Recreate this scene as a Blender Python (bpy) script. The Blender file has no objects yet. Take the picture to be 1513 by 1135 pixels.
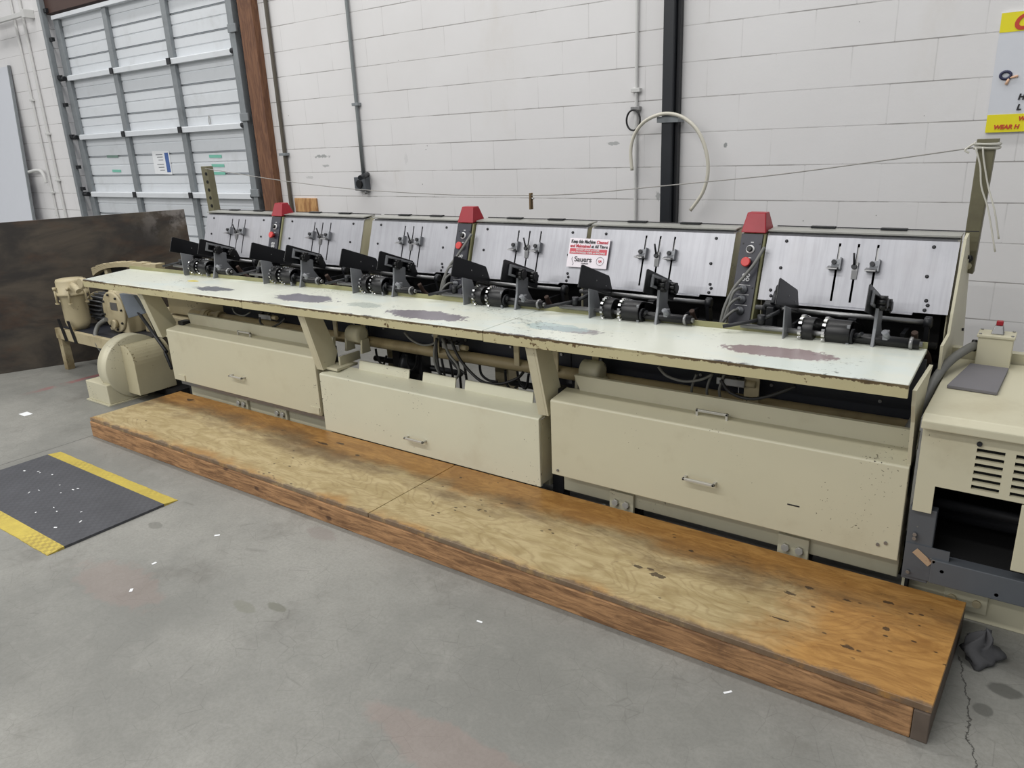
import bpy, bmesh, math, random
from mathutils import Vector, Matrix
random.seed(7)
sc = bpy.context.scene
C = sc.collection

# ---------------------------------------------------------------- camera, world, lights
CAM_H = 1.7
YAW, PITCH, ROLL, FPX = -0.63202331, 0.311804873, -0.0420302925, 1117.254
fwd = Vector((math.sin(YAW)*math.cos(PITCH), math.cos(YAW)*math.cos(PITCH), -math.sin(PITCH)))
_r = Vector((math.cos(YAW), -math.sin(YAW), 0)); _u = _r.cross(fwd)
rgt = _r*math.cos(ROLL) + _u*math.sin(ROLL)
upv = -_r*math.sin(ROLL) + _u*math.cos(ROLL)
cd = bpy.data.cameras.new('camera'); cam = bpy.data.objects.new('camera', cd); C.objects.link(cam)
cd.sensor_width = 36; cd.lens = FPX/1513*36; cd.clip_start = .05; cd.clip_end = 100
M = Matrix((rgt, upv, -fwd)).transposed().to_4x4(); M.translation = Vector((0, 0, CAM_H))
cam.matrix_world = M
sc.camera = cam
sc.view_settings.view_transform = 'Standard'; sc.view_settings.look = 'None'
sc.view_settings.gamma = 1; sc.view_settings.exposure = 0.12
w = bpy.data.worlds.new('warehouse_air'); sc.world = w; w.use_nodes = True
w.node_tree.nodes['Background'].inputs[0].default_value = (.93, .96, 1, 1)
w.node_tree.nodes['Background'].inputs[1].default_value = .33

def area(name, loc, sx, sy, power, col=(1, .985, .96)):
    l = bpy.data.lights.new(name, 'AREA'); l.shape = 'RECTANGLE'; l.size = sx; l.size_y = sy
    l.energy = power; l.color = col
    o = bpy.data.objects.new(name, l); C.objects.link(o); o.location = loc
    return o
area('ceiling_strip_rear', (-4.6, 3.45, 6.2), 12.0, .4, 215)
area('ceiling_strip_middle', (-4.8, -1.7, 6.2), 9.0, .4, 330)
area('ceiling_strip_front', (-5.4, -5.5, 6.2), 10.0, .4, 240)
area('fill_strip_far_front', (-7.0, -10.0, 6.2), 14.0, .4, 520)  # unseen fill lamp, added for low-angle light on the cabinet lids
area('fill_strip_far_left', (-18.0, -5.0, 6.0), .4, 14.0, 620)  # unseen fill lamp, added to brighten the left feeder sheets

def at(x, y, Y):                       # point seen at pixel (x, y) standing at depth Y from the camera line
    d = rgt*(x-756.5) + upv*(567.5-y) + fwd*FPX
    return Vector((0, 0, CAM_H)) + d*(Y/d.y)

# ---------------------------------------------------------------- materials
def srgb(r, g, b):
    f = lambda c: (c/255/12.92) if c/255 <= .04045 else ((c/255+.055)/1.055)**2.4
    return (f(r), f(g), f(b), 1)

class NT:
    def __init__(s, name):
        s.m = bpy.data.materials.new(name); s.m.use_nodes = True
        s.t = s.m.node_tree; s.b = s.t.nodes['Principled BSDF']
        s.geo = s.t.nodes.new('ShaderNodeNewGeometry')
        s.pos = s.geo.outputs['Position']
    def link(s, a, b): s.t.links.new(a, b)
    def val(s, inp, v):
        if hasattr(v, 'default_value') and hasattr(v, 'is_output'): s.link(v, inp)
        else: inp.default_value = v
    def math(s, op, a, b=0, c=None, clamp=False):
        n = s.t.nodes.new('ShaderNodeMath'); n.operation = op; n.use_clamp = clamp
        s.val(n.inputs[0], a); s.val(n.inputs[1], b)
        if c is not None: s.val(n.inputs[2], c)
        return n.outputs[0]
    def xyz(s, v=None):
        n = s.t.nodes.new('ShaderNodeSeparateXYZ'); s.link(v or s.pos, n.inputs[0]); return n.outputs
    def scale(s, v, sx, sy, sz, loc=(0, 0, 0)):
        n = s.t.nodes.new('ShaderNodeMapping'); s.link(v, n.inputs[0]); n.inputs['Scale'].default_value = (sx, sy, sz)
        n.inputs['Location'].default_value = loc
        return n.outputs[0]
    def noise(s, sc_, det=4, rough=.55, v=None, dist=0):
        n = s.t.nodes.new('ShaderNodeTexNoise'); s.link(v or s.pos, n.inputs['Vector'])
        n.inputs['Scale'].default_value = sc_; n.inputs['Detail'].default_value = det
        n.inputs['Roughness'].default_value = rough; n.inputs['Distortion'].default_value = dist
        return n.outputs['Fac']
    def voro(s, sc_, feature='F1', v=None):
        n = s.t.nodes.new('ShaderNodeTexVoronoi'); n.feature = feature; s.link(v or s.pos, n.inputs['Vector'])
        n.inputs['Scale'].default_value = sc_
        return n.outputs['Distance']
    def ramp(s, f, lo, hi):            # smooth 0..1 between lo and hi
        n = s.t.nodes.new('ShaderNodeMapRange'); n.interpolation_type = 'SMOOTHSTEP'
        s.link(f, n.inputs[0]); n.inputs[1].default_value = lo; n.inputs[2].default_value = hi
        return n.outputs[0]
    def mix(s, f, a, b):
        n = s.t.nodes.new('ShaderNodeMix'); n.data_type = 'RGBA'
        s.val(n.inputs[0], f); s.val(n.inputs[6], a); s.val(n.inputs[7], b)
        return n.outputs[2]
    def bump(s, h, strength=.2, dist=.01):
        n = s.t.nodes.new('ShaderNodeBump'); n.inputs['Strength'].default_value = strength
        n.inputs['Distance'].default_value = dist; s.link(h, n.inputs['Height']); s.link(n.outputs[0], s.b.inputs['Normal'])
    def out(s, col, rough=.5, metal=0):
        s.val(s.b.inputs['Base Color'], col); s.val(s.b.inputs['Roughness'], rough); s.val(s.b.inputs['Metallic'], metal)
        return s.m
    def ellipse(s, cx, cy, rx, ry, o, nz, amt=.5):
        dx = s.math('DIVIDE', s.math('SUBTRACT', o[0], cx), rx); dy = s.math('DIVIDE', s.math('SUBTRACT', o[1], cy), ry)
        d = s.math('SQRT', s.math('ADD', s.math('MULTIPLY', dx, dx), s.math('MULTIPLY', dy, dy)))
        return s.math('ADD', d, s.math('MULTIPLY', s.math('SUBTRACT', nz, .5), amt))

MAT = {}
def plain(name, rgb, rough=.5, metal=0, var=.12, sc_=14, dirt=None, dirt_amt=.5, chips=None, chip_th=.70, chip_sc=38):
    n = NT(name); c = srgb(*rgb)
    dark = tuple(x*(1-var) for x in c[:3]) + (1,)
    col = n.mix(n.noise(sc_, 5), dark, tuple(min(1, x*(1+var*.6)) for x in c[:3]) + (1,))
    if dirt:
        f = n.math('MULTIPLY', n.ramp(n.noise(2.6, 6, .65), .52, .75), dirt_amt)
        col = n.mix(f, col, srgb(*dirt))
    if chips:
        f = n.ramp(n.math('MULTIPLY', n.noise(chip_sc, 3, .6), n.math('ADD', n.noise(3.1, 2), .55)), chip_th, chip_th+.03)
        col = n.mix(f, col, srgb(*chips))
    MAT[name] = n.out(col, rough, metal)
    return MAT[name]

plain('cream_light', (208, 206, 184), .4, var=.05, sc_=5, dirt=(188, 178, 152), dirt_amt=.4, chips=(66, 58, 46), chip_th=.78, chip_sc=95)
plain('handle_steel', (196, 194, 186), .4, .4, var=.08)
plain('lid_steel', (178, 178, 172), .4, .5, var=.1, dirt=(130, 128, 122), dirt_amt=.4)
plain('cream_paint', (198, 193, 168), .42, var=.05, sc_=5, dirt=(168, 158, 130), dirt_amt=.45, chips=(66, 58, 46), chip_th=.79, chip_sc=90)
plain('cream_dirty', (184, 172, 140), .5, var=.12, sc_=9, dirt=(112, 94, 62), dirt_amt=.8, chips=(60, 52, 40), chip_th=.76, chip_sc=40)
plain('cream_edge', (188, 180, 150), .45, var=.08, dirt=(140, 122, 84), dirt_amt=.5, chips=(110, 96, 66), chip_th=.74, chip_sc=45)
plain('olive_lip', (150, 148, 108), .5, var=.12)
plain('olive_steel', (112, 108, 84), .5, var=.2, dirt=(80, 74, 56))
plain('grey_casting', (136, 138, 142), .42, metal=.3, var=.2, dirt=(60, 60, 62), dirt_amt=.6)
plain('dark_casting', (38, 39, 42), .42, metal=.3, var=.25, sc_=30)
plain('black_plate', (14, 15, 18), .3, var=.3, sc_=20, dirt=(40, 42, 46), dirt_amt=.35)
plain('black_plastic', (12, 12, 14), .38, var=.2)
plain('black_void', (12, 12, 13), .8, var=.2)
plain('black_rail', (34, 37, 46), .5, var=.2, dirt=(58, 56, 54), dirt_amt=.5)
plain('chrome', (205, 205, 205), .2, 1, var=.08)
plain('dull_steel', (150, 150, 150), .38, .8, var=.15, dirt=(90, 86, 80))
plain('rubber_hose_black', (28, 28, 30), .5, var=.2)
plain('rubber_hose_grey', (112, 112, 108), .5, var=.12)
plain('clear_hose', (206, 202, 188), .3, var=.06)
plain('white_pipe', (206, 206, 204), .5, var=.05)
plain('galvanised', (138, 143, 146), .45, .3, var=.2, sc_=22, dirt=(95, 98, 100), dirt_amt=.6)
plain('door_white', (214, 218, 222), .4, var=.04, dirt=(185, 187, 188), dirt_amt=.5)
plain('groove_shade', (120, 124, 127), .5)
plain('black_pipe', (30, 33, 38), .4, var=.2)
plain('brown_conduit', (86, 80, 70), .5, var=.2)
plain('grey_conduit', (128, 133, 134), .45, .3, var=.12)
plain('red_cap', (152, 16, 34), .35, var=.18, sc_=20, dirt=(180, 70, 82), dirt_amt=.3)
plain('red_button', (206, 62, 60), .35, var=.08)
plain('navy_panel', (42, 43, 54), .4, var=.15, sc_=30, dirt=(74, 76, 84), dirt_amt=.3)
plain('white_ink', (222, 222, 222), .5, var=.03)
plain('paper_white', (232, 234, 236), .6, var=.04)
plain('grey_paint', (84, 88, 93), .5, var=.12, dirt=(60, 60, 62), dirt_amt=.6, chips=(120, 118, 110), chip_th=.78)
plain('grey_mat', (112, 110, 114), .7, var=.12, sc_=9)
plain('rag_grey', (78, 78, 80), .95, var=.3, sc_=12)
plain('green_tape', (120, 190, 170), .6, var=.1)
plain('dull_green_tape', (112, 138, 128), .6, var=.1)
plain('tan_tag', (176, 150, 122), .6, var=.1, chips=(120, 90, 70), chip_th=.6)
plain('blue_ink', (70, 100, 160), .6)
plain('sign_yellow', (234, 222, 26), .45, var=.03)
plain('sign_white', (214, 217, 224), .45, var=.03)
plain('sign_red', (200, 66, 44), .5, var=.05)
plain('text_black', (30, 30, 34), .5, var=.03)
plain('text_red', (196, 54, 70), .5, var=.05)
plain('sign_skin', (232, 190, 160), .5, var=.05)
plain('sign_navy', (44, 46, 78), .5, var=.05)
plain('sticker_white', (236, 228, 234), .4, var=.03)
plain('sticker_red', (204, 70, 84), .4, var=.05)
plain('header_brown', (74, 52, 44), .6, var=.2)
plain('rope_white', (200, 198, 188), .8, var=.1)
plain('wire_grey', (150, 148, 144), .5)
plain('rust_chain', (58, 42, 34), .8, var=.3)
plain('blue_grey_guard', (120, 128, 138), .45, var=.15, dirt=(80, 86, 92))
plain('tan_pipe', (168, 152, 116), .45, var=.14, sc_=9, dirt=(92, 74, 44), dirt_amt=.8)

def m_wood_ply(name, rgb1, rgb2, ax=0):
    n = NT(name); v = n.scale(n.pos, *( (2, 14, 14) if ax == 0 else (14, 14, 2)))
    col = n.mix(n.ramp(n.noise(2.2, 6, .6, v, 1.2), .38, .62), srgb(*rgb1), srgb(*rgb2))
    MAT[name] = n.out(col, .6)
m_wood_ply('raw_plywood', (150, 104, 62), (196, 152, 100), 2)
m_wood_ply('pin_wood', (104, 84, 56), (130, 108, 76), 2)
m_wood_ply('jamb_wood', (96, 62, 42), (122, 84, 58), 2)

# brushed steel of the feeder sheets
n = NT('brushed_steel'); v = n.scale(n.pos, 3, 3, 160)
v2 = n.scale(n.pos, 150, 3, 3)
br = n.noise(1.0, 3, .6, v); big = n.noise(3.3, 5, .6)
col = n.mix(big, srgb(148, 149, 154), srgb(184, 184, 189))
col = n.mix(n.math('MULTIPLY', n.ramp(n.noise(2.4, 4, .6, n.scale(n.pos, 1.5, 1.5, .8, (3, 1, 0))), .55, .7), .35), col, srgb(160, 158, 160))
rg = n.math('ADD', .30, n.math('MULTIPLY', n.noise(1.7, 4, .6), .25))
n.bump(br, .05, .002)
st = n.ramp(n.noise(1.0, 4, .65, n.scale(n.pos, 60, 6, 3)), .35, .75)
col = n.mix(n.math('MULTIPLY', st, .3), col, srgb(128, 128, 132))
MAT['brushed_steel'] = n.out(col, rg, .66)

# painted block wall
n = NT('painted_block_wall'); X_, Y_, Z_ = n.xyz()
cmb = n.t.nodes.new('ShaderNodeCombineXYZ')
n.val(cmb.inputs[0], n.math('ADD', X_, 20.16)); n.val(cmb.inputs[1], n.math('ADD', Z_, 4.064*2 + .2032*16 - 1.70 - .2032*8 - .2032*.0))
bk = n.t.nodes.new('ShaderNodeTexBrick'); n.link(cmb.outputs[0], bk.inputs['Vector'])
bk.offset = .5; bk.inputs['Scale'].default_value = 1; bk.inputs['Brick Width'].default_value = .4064
bk.inputs['Row Height'].default_value = .2032; bk.inputs['Mortar Size'].default_value = .0036; bk.inputs['Mortar Smooth'].default_value = .3
bk.inputs['Color1'].default_value = (1, 1, 1, 1); bk.inputs['Color2'].default_value = (.96, .96, .96, 1)
mort = bk.outputs['Fac']
gap = n.ramp(n.noise(2.3, 5, .6), .42, .60)
# vertical joints are mostly filled with paint: keep only patches of them
rowf = n.math('FRACT', n.math('DIVIDE', n.math('ADD', Z_, 20*.2032 - 1.70), .2032))
bed = n.math('GREATER_THAN', n.math('ABSOLUTE', n.math('SUBTRACT', rowf, .5)), .475)
keep = n.math('MAXIMUM', n.math('MULTIPLY', bed, n.math('ADD', .30, n.math('MULTIPLY', gap, .55))), n.math('MULTIPLY', gap, .22))
jf = n.math('MULTIPLY', mort, keep)
base = n.mix(n.noise(1.1, 5, .6), srgb(216, 214, 213), srgb(230, 229, 230))
base = n.mix(n.math('MULTIPLY', n.ramp(n.noise(.9, 6, .7, n.scale(n.pos, 1, 1, .5)), .55, .8), .5), base, srgb(205, 198, 188))
spk = n.ramp(n.voro(9.0, 'F1', n.scale(n.pos, 1, 1, 1)), .045, .03)
spk = n.math('MULTIPLY', spk, n.ramp(n.noise(1.7, 2), .53, .56))
base = n.mix(n.math('MULTIPLY', spk, .8), base, srgb(70, 68, 66))
for px_, py_, rx, ry, am in ((475, 231, .10, .014, .6), (482, 245, .05, .012, .45), (600, 234, .02, .05, .12), (905, 212, .06, .012, .5), (1072, 214, .012, .018, .7), (973, 290, .02, .03, .5), (458, 262, .05, .012, .25)):
    q = at(px_, py_, 4.67)
    e = n.ellipse(q.x, q.z, rx, ry, (X_, Z_), n.noise(30, 5, .75), 3.0)
    base = n.mix(n.math('MULTIPLY', n.ramp(e, 1.0, .7), am), base, srgb(98, 106, 104))
col = n.mix(n.math('MULTIPLY', jf, .85), base, srgb(122, 118, 114))
h = n.math('SUBTRACT', n.math('ADD', n.math('MULTIPLY', n.noise(70, 4, .7), .22), n.math('MULTIPLY', n.noise(12, 3), .25)), n.math('MULTIPLY', mort, keep))
n.bump(h, .35, .006)
MAT['painted_block_wall'] = n.out(col, .55)

# concrete floor
n = NT('concrete_floor'); o = n.xyz()
nz = n.noise(3, 8, .65)
col = n.mix(n.ramp(n.noise(.9, 8, .62), .35, .68), srgb(120, 120, 115), srgb(146, 145, 139))
col = n.mix(n.math('MULTIPLY', n.ramp(nz, .54, .72), .55), col, srgb(100, 98, 92))
col = n.mix(n.math('MULTIPLY', n.ramp(n.noise(22, 6, .7), .52, .8), .45), col, srgb(106, 104, 98))
col = n.mix(n.math('MULTIPLY', n.ramp(n.noise(75, 6, .8), .40, .62), .30), col, srgb(104, 103, 98))
col = n.mix(n.math('MULTIPLY', n.ramp(n.noise(7, 8, .75, None, .8), .50, .66), .12), col, srgb(168, 166, 160))
crz = n.ramp(n.voro(11, 'DISTANCE_TO_EDGE', n.scale(n.pos, 1, 1, 1)), .018, .0)
col = n.mix(n.math('MULTIPLY', n.math('MULTIPLY', crz, n.ramp(nz, .42, .55)), .30), col, srgb(84, 82, 78))
for cx, cy, rx, ry, am, c_ in [(-2.39, 1.43, .075, .028, .55, (112, 112, 100)), (-2.28, 1.50, .06, .022, .7, (100, 100, 88)), (-2.59, 1.99, .10, .05, .35, (120, 108, 104)),
                               (-3.35, 1.62, .05, .03, .5, (90, 90, 84)), (.06, 2.45, .05, .04, .7, (70, 70, 66)), (.02, 2.32, .03, .03, .6, (70, 70, 66)),
                               (-1.2, 1.3, .4, .1, .25, (150, 120, 112)), (-3.0, 1.25, .3, .12, .22, (150, 122, 114))]:
    e = n.ellipse(cx, cy, rx, ry, o, n.noise(14, 4), 1.1)
    col = n.mix(n.math('MULTIPLY', n.ramp(e, 1.05, .75), am), col, srgb(*c_))
rl = n.math('ABSOLUTE', n.math('SUBTRACT', o[0], -6.27))
rlf = n.math('MULTIPLY', n.ramp(rl, .05, .02), n.math('MULTIPLY', n.ramp(n.noise(9, 4), .35, .6), .6))
rlf = n.math('MULTIPLY', rlf, n.ramp(o[1], 2.2, 2.5))
col = n.mix(rlf, col, srgb(150, 70, 76))
jl = n.ramp(n.math('ABSOLUTE', n.math('ADD', o[0], n.math('ADD', 4.883, n.math('MULTIPLY', n.math('SUBTRACT', nz, .5), .006)))), .005, .002)
col = n.mix(n.math('MULTIPLY', jl, .8), col, srgb(60, 58, 56))
# crack at the platform's right end
cxx = n.math('ADD', n.math('MULTIPLY', n.math('SUBTRACT', o[1], 2.5), -.185), n.math('ADD', -.06, n.math('MULTIPLY', n.math('SUBTRACT', n.noise(9, 6, .7), .5), .09)))
ck = n.ramp(n.math('ABSOLUTE', n.math('SUBTRACT', o[0], cxx)), .0035, .0012)
ck = n.math('MULTIPLY', ck, n.math('LESS_THAN', o[1], 2.56)); ck = n.math('MULTIPLY', ck, n.math('GREATER_THAN', o[1], 1.2))
col = n.mix(n.math('MULTIPLY', ck, .85), col, srgb(44, 42, 40))
n.bump(n.math('ADD', n.math('MULTIPLY', n.noise(40, 4), .3), n.math('MULTIPLY', ck, -1)), .12, .004)
MAT['concrete_floor'] = n.out(col, n.math('ADD', .38, n.math('MULTIPLY', n.noise(5, 5), .3)), 0)

# platform top: orange varnish worn through to pale ply in the walked middle
n = NT('worn_varnished_ply'); o = n.xyz()
v = n.scale(n.pos, 1.0, 3.2, 6)
grain = n.noise(5.5, 9, .68, v, 1.2)
cn = n.noise(1.5, 3, .45, n.scale(n.pos, .8, 2.4, 1, (2, 3, 0)), .5)
ln = n.math('ABSOLUTE', n.math('SUBTRACT', n.math('FRACT', n.math('MULTIPLY', cn, 26)), .5))
ln = n.math('ADD', ln, n.math('MULTIPLY', n.math('SUBTRACT', n.noise(60, 4, .7, n.scale(n.pos, .5, 2, 1)), .5), .5))
orange = n.mix(n.ramp(grain, .35, .7), srgb(150, 108, 56), srgb(180, 136, 76))
pale = n.mix(n.ramp(grain, .36, .66), srgb(156, 138, 98), srgb(180, 163, 124))
pale = n.mix(n.math('MULTIPLY', n.ramp(ln, .22, .02), .30), pale, srgb(120, 96, 60))
orange = n.mix(n.math('MULTIPLY', n.ramp(ln, .22, .02), .25), orange, srgb(120, 76, 34))
wn = n.noise(3.0, 6, .62)
yb = n.math('ADD', o[1], n.math('MULTIPLY', n.math('SUBTRACT', wn, .5), .34))
wear = n.math('MULTIPLY', n.ramp(yb, 2.56, 2.44), n.ramp(n.math('ADD', o[0], n.math('MULTIPLY', n.math('SUBTRACT', wn, .5), .9)), -.35, -.75))
wear = n.math('MULTIPLY', wear, n.ramp(yb, 2.03, 2.16))
col = n.mix(wear, orange, pale)
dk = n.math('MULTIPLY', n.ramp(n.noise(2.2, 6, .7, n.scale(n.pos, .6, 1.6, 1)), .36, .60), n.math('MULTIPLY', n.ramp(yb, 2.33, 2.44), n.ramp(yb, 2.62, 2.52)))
col = n.mix(n.math('MULTIPLY', dk, .72), col, srgb(84, 62, 40))  # dark band painted in for the worktop's shadow, with some foot dirt
edge = n.math('MULTIPLY', n.ramp(n.math('ADD', o[1], n.math('MULTIPLY', n.math('SUBTRACT', n.noise(14, 5, .7), .5), .09)), 2.105, 2.08), .85)
col = n.mix(edge, col, n.mix(n.noise(30, 4), srgb(72, 58, 48), srgb(128, 110, 92)))
sp = n.ramp(n.math('ADD', n.voro(16, 'F1', n.scale(n.pos, 1, 1.7, 1)), n.math('MULTIPLY', n.noise(40, 3), .18)), .25, .20)
sp = n.math('MULTIPLY', sp, n.ramp(n.noise(2.7, 3), .56, .62))
for cx, cy, rx, ry in [(-1.135, 2.315, .022, .010), (-1.085, 2.325, .012, .007), (-1.045, 2.30, .030, .018), (-1.01, 2.53, .012, .008), (-.60, 2.44, .020, .012), (-.545, 2.51, .024, .010),
                       (-.575, 2.27, .035, .005), (-.36, 2.235, .022, .009), (-.42, 2.50, .020, .006), (-3.2, 2.55, .05, .009), (-3.1, 2.60, .03, .008), (-4.60, 2.62, .04, .018), (-2.9, 2.53, .02, .01), (-.28, 2.40, .012, .010), (-.30, 2.56, .016, .008)]:
    e = n.ellipse(cx, cy, rx, ry, o, n.noise(34, 4, .7), 3.2)
    sp = n.math('MAXIMUM', sp, n.ramp(e, 1.0, .85))
col = n.mix(n.math('MULTIPLY', sp, .85), col, srgb(48, 34, 26))
scr = n.ramp(n.noise(5, 8, .75, n.scale(n.pos, 1, 3, 1, (5, 2, 0)), 2.0), .63, .66)
col = n.mix(n.math('MULTIPLY', scr, .5), col, srgb(84, 58, 38))
n.bump(n.math('ADD', grain, n.math('MULTIPLY', sp, -2)), .12, .003)
MAT['worn_varnished_ply'] = n.out(col, .42)

n = NT('aged_board_wood'); o = n.xyz(); v = n.scale(n.pos, 1.6, 8, 14)
g = n.noise(3.2, 9, .7, v, 1.0)
col = n.mix(n.ramp(g, .34, .66), srgb(112, 80, 52), srgb(178, 136, 94))
kn = n.ramp(n.math('ADD', n.voro(3.4, 'F1', n.scale(n.pos, 1, 1, 1.6)), n.math('MULTIPLY', n.noise(30, 3), .06)), .13, .07)
col = n.mix(n.math('MULTIPLY', kn, .8), col, srgb(56, 34, 24))
col = n.mix(n.math('MULTIPLY', n.ramp(n.noise(6, 6, .7), .55, .75), .5), col, srgb(76, 58, 46))
ch = n.ramp(n.math('ADD', o[2], n.math('MULTIPLY', n.noise(13, 5, .7), .03)), .122, .128)
col = n.mix(n.math('MULTIPLY', ch, .7), col, n.mix(n.noise(40, 3), srgb(118, 108, 104), srgb(62, 52, 48)))
n.bump(g, .3, .004)
MAT['aged_board_wood'] = n.out(col, .7)
plain('dark_end_board', (96, 84, 74), .75, var=.35, sc_=18, dirt=(52, 42, 36), dirt_amt=.6)

n = NT('dark_sealed_board'); v = n.scale(n.pos, 1, 1, 2.4)
a = n.noise(1.6, 6, .62, v, .6)
col = n.mix(n.ramp(a, .36, .66), srgb(44, 40, 37), srgb(78, 70, 60))
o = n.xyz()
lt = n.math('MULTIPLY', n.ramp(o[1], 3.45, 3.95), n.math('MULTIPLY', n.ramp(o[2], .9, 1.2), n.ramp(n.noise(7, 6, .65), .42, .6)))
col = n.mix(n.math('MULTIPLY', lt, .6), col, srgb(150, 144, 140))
brn = n.math('MULTIPLY', n.ramp(n.noise(2.1, 5, .6, v), .5, .7), .35)
col = n.mix(brn, col, srgb(84, 56, 34))
sp = n.math('MULTIPLY', n.ramp(n.voro(5), .03, .015), n.ramp(n.noise(2, 2), .5, .55))
col = n.mix(sp, col, srgb(170, 150, 120))
MAT['dark_sealed_board'] = n.out(col, .42)

# worktop cream with bare steel patches
n = NT('worktop_enamel'); o = n.xyz()
col = n.mix(n.noise(2.2, 5), srgb(212, 214, 200), srgb(224, 227, 216))
bl = n.math('MULTIPLY', n.ramp(n.noise(1.8, 5, .6, n.scale(n.pos, 1, 1.8, 1)), .48, .66), .55)
col = n.mix(bl, col, srgb(206, 218, 216))
nn = n.noise(11, 7, .72); nf = n.noise(55, 4, .7)
nsum = n.math('ADD', n.math('MULTIPLY', nn, .7), n.math('MULTIPLY', nf, .3))
for cx, cy, rx, ry, c_, am in [(-4.34, 2.755, .19, .062, (108, 110, 116), 1), (-3.49, 2.785, .235, .095, (120, 118, 126), 1), (-2.52, 2.735, .27, .085, (118, 112, 118), 1),
                           (-3.0, 2.79, .14, .05, (120, 136, 132), .45), (-1.70, 2.77, .15, .045, (136, 130, 134), .8), (-1.80, 2.79, .17, .07, (164, 184, 184), .7), (-.80, 2.80, .225, .075, (142, 126, 126), 1)]:
    e = n.ellipse(cx, cy, rx, ry, o, nsum, 2.4)
    col = n.mix(n.math('MULTIPLY', n.ramp(e, 1.0, .9), am), col, n.mix(n.noise(14, 3), srgb(*c_), srgb(*[min(255, k+14) for k in c_])))
e = n.ellipse(-4.765, 2.886, .06, .026, o, nn, .4); col = n.mix(n.math('MULTIPLY', n.ramp(e, 1, .9), .85), col, srgb(226, 205, 70))
spk = n.ramp(n.math('MULTIPLY', n.noise(34, 5, .75, n.scale(n.pos, 1, 2, 1)), n.math('ADD', n.noise(2.9, 3), .5)), .66, .69)
spk2 = n.math('MULTIPLY', n.ramp(n.noise(26, 6, .8, n.scale(n.pos, 1, 2.2, 1)), .60, .63), n.ramp(n.ellipse(-3.02, 2.79, .24, .12, o, nn, 1), 1, .6))
col = n.mix(n.math('MULTIPLY', n.math('MAXIMUM', spk, spk2), .8), col, srgb(84, 92, 86))
fe = n.math('MULTIPLY', n.ramp(n.math('ADD', o[1], n.math('MULTIPLY', n.math('SUBTRACT', nsum, .5), .06)), 2.607, 2.600), n.ramp(n.noise(1.3, 3, .6, n.scale(n.pos, 1, .01, .01)), .5, .58))
col = n.mix(fe, col, srgb(76, 72, 74))
MAT['worktop_enamel'] = n.out(col, .28)
n = NT('worktop_front_enamel'); o = n.xyz()
col = n.mix(n.noise(4, 5), srgb(176, 166, 126), srgb(196, 188, 150))
top = n.math('ADD', n.math('SUBTRACT', o[2], n.math('ADD', n.math('MULTIPLY', o[0], .0067), .906)), n.math('MULTIPLY', n.math('SUBTRACT', n.noise(32, 6, .75), .5), .034))
where = n.ramp(n.noise(1.2, 4, .6, n.scale(n.pos, 1, .01, .01)), .36, .52)
ch = n.math('MULTIPLY', n.ramp(top, -.0138, -.0118), where)
col = n.mix(ch, col, n.mix(n.noise(60, 2), srgb(62, 52, 38), srgb(104, 84, 50)))
col = n.mix(n.ramp(n.math('MULTIPLY', n.noise(30, 5, .7), n.math('ADD', n.noise(3.1, 2), .5)), .66, .68), col, srgb(96, 76, 46))
MAT['worktop_front_enamel'] = n.out(col, .42)

n = NT('rubber_tread'); 
ck1 = n.t.nodes.new('ShaderNodeTexChecker'); n.link(n.scale(n.pos, 1, 1, 0), ck1.inputs[0]); ck1.inputs['Scale'].default_value = 46
col = n.mix(n.noise(6, 5), srgb(56, 57, 62), srgb(84, 85, 90))
col = n.mix(n.math('MULTIPLY', ck1.outputs['Fac'], .22), col, srgb(40, 41, 46))
n.bump(ck1.outputs['Fac'], .7, .004); MAT['rubber_tread'] = n.out(col, .6)
n = NT('yellow_tread')
ck1 = n.t.nodes.new('ShaderNodeTexChecker'); n.link(n.scale(n.pos, 1, 1, 0), ck1.inputs[0]); ck1.inputs['Scale'].default_value = 46
col = n.mix(n.noise(12, 6, .7), srgb(150, 130, 60), srgb(214, 194, 84))
col = n.mix(n.math('MULTIPLY', n.math('MULTIPLY', ck1.outputs['Fac'], n.ramp(n.noise(3), .4, .6)), .45), col, srgb(128, 108, 56))
n.bump(ck1.outputs['Fac'], .7, .004); MAT['yellow_tread'] = n.out(col, .6)

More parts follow.
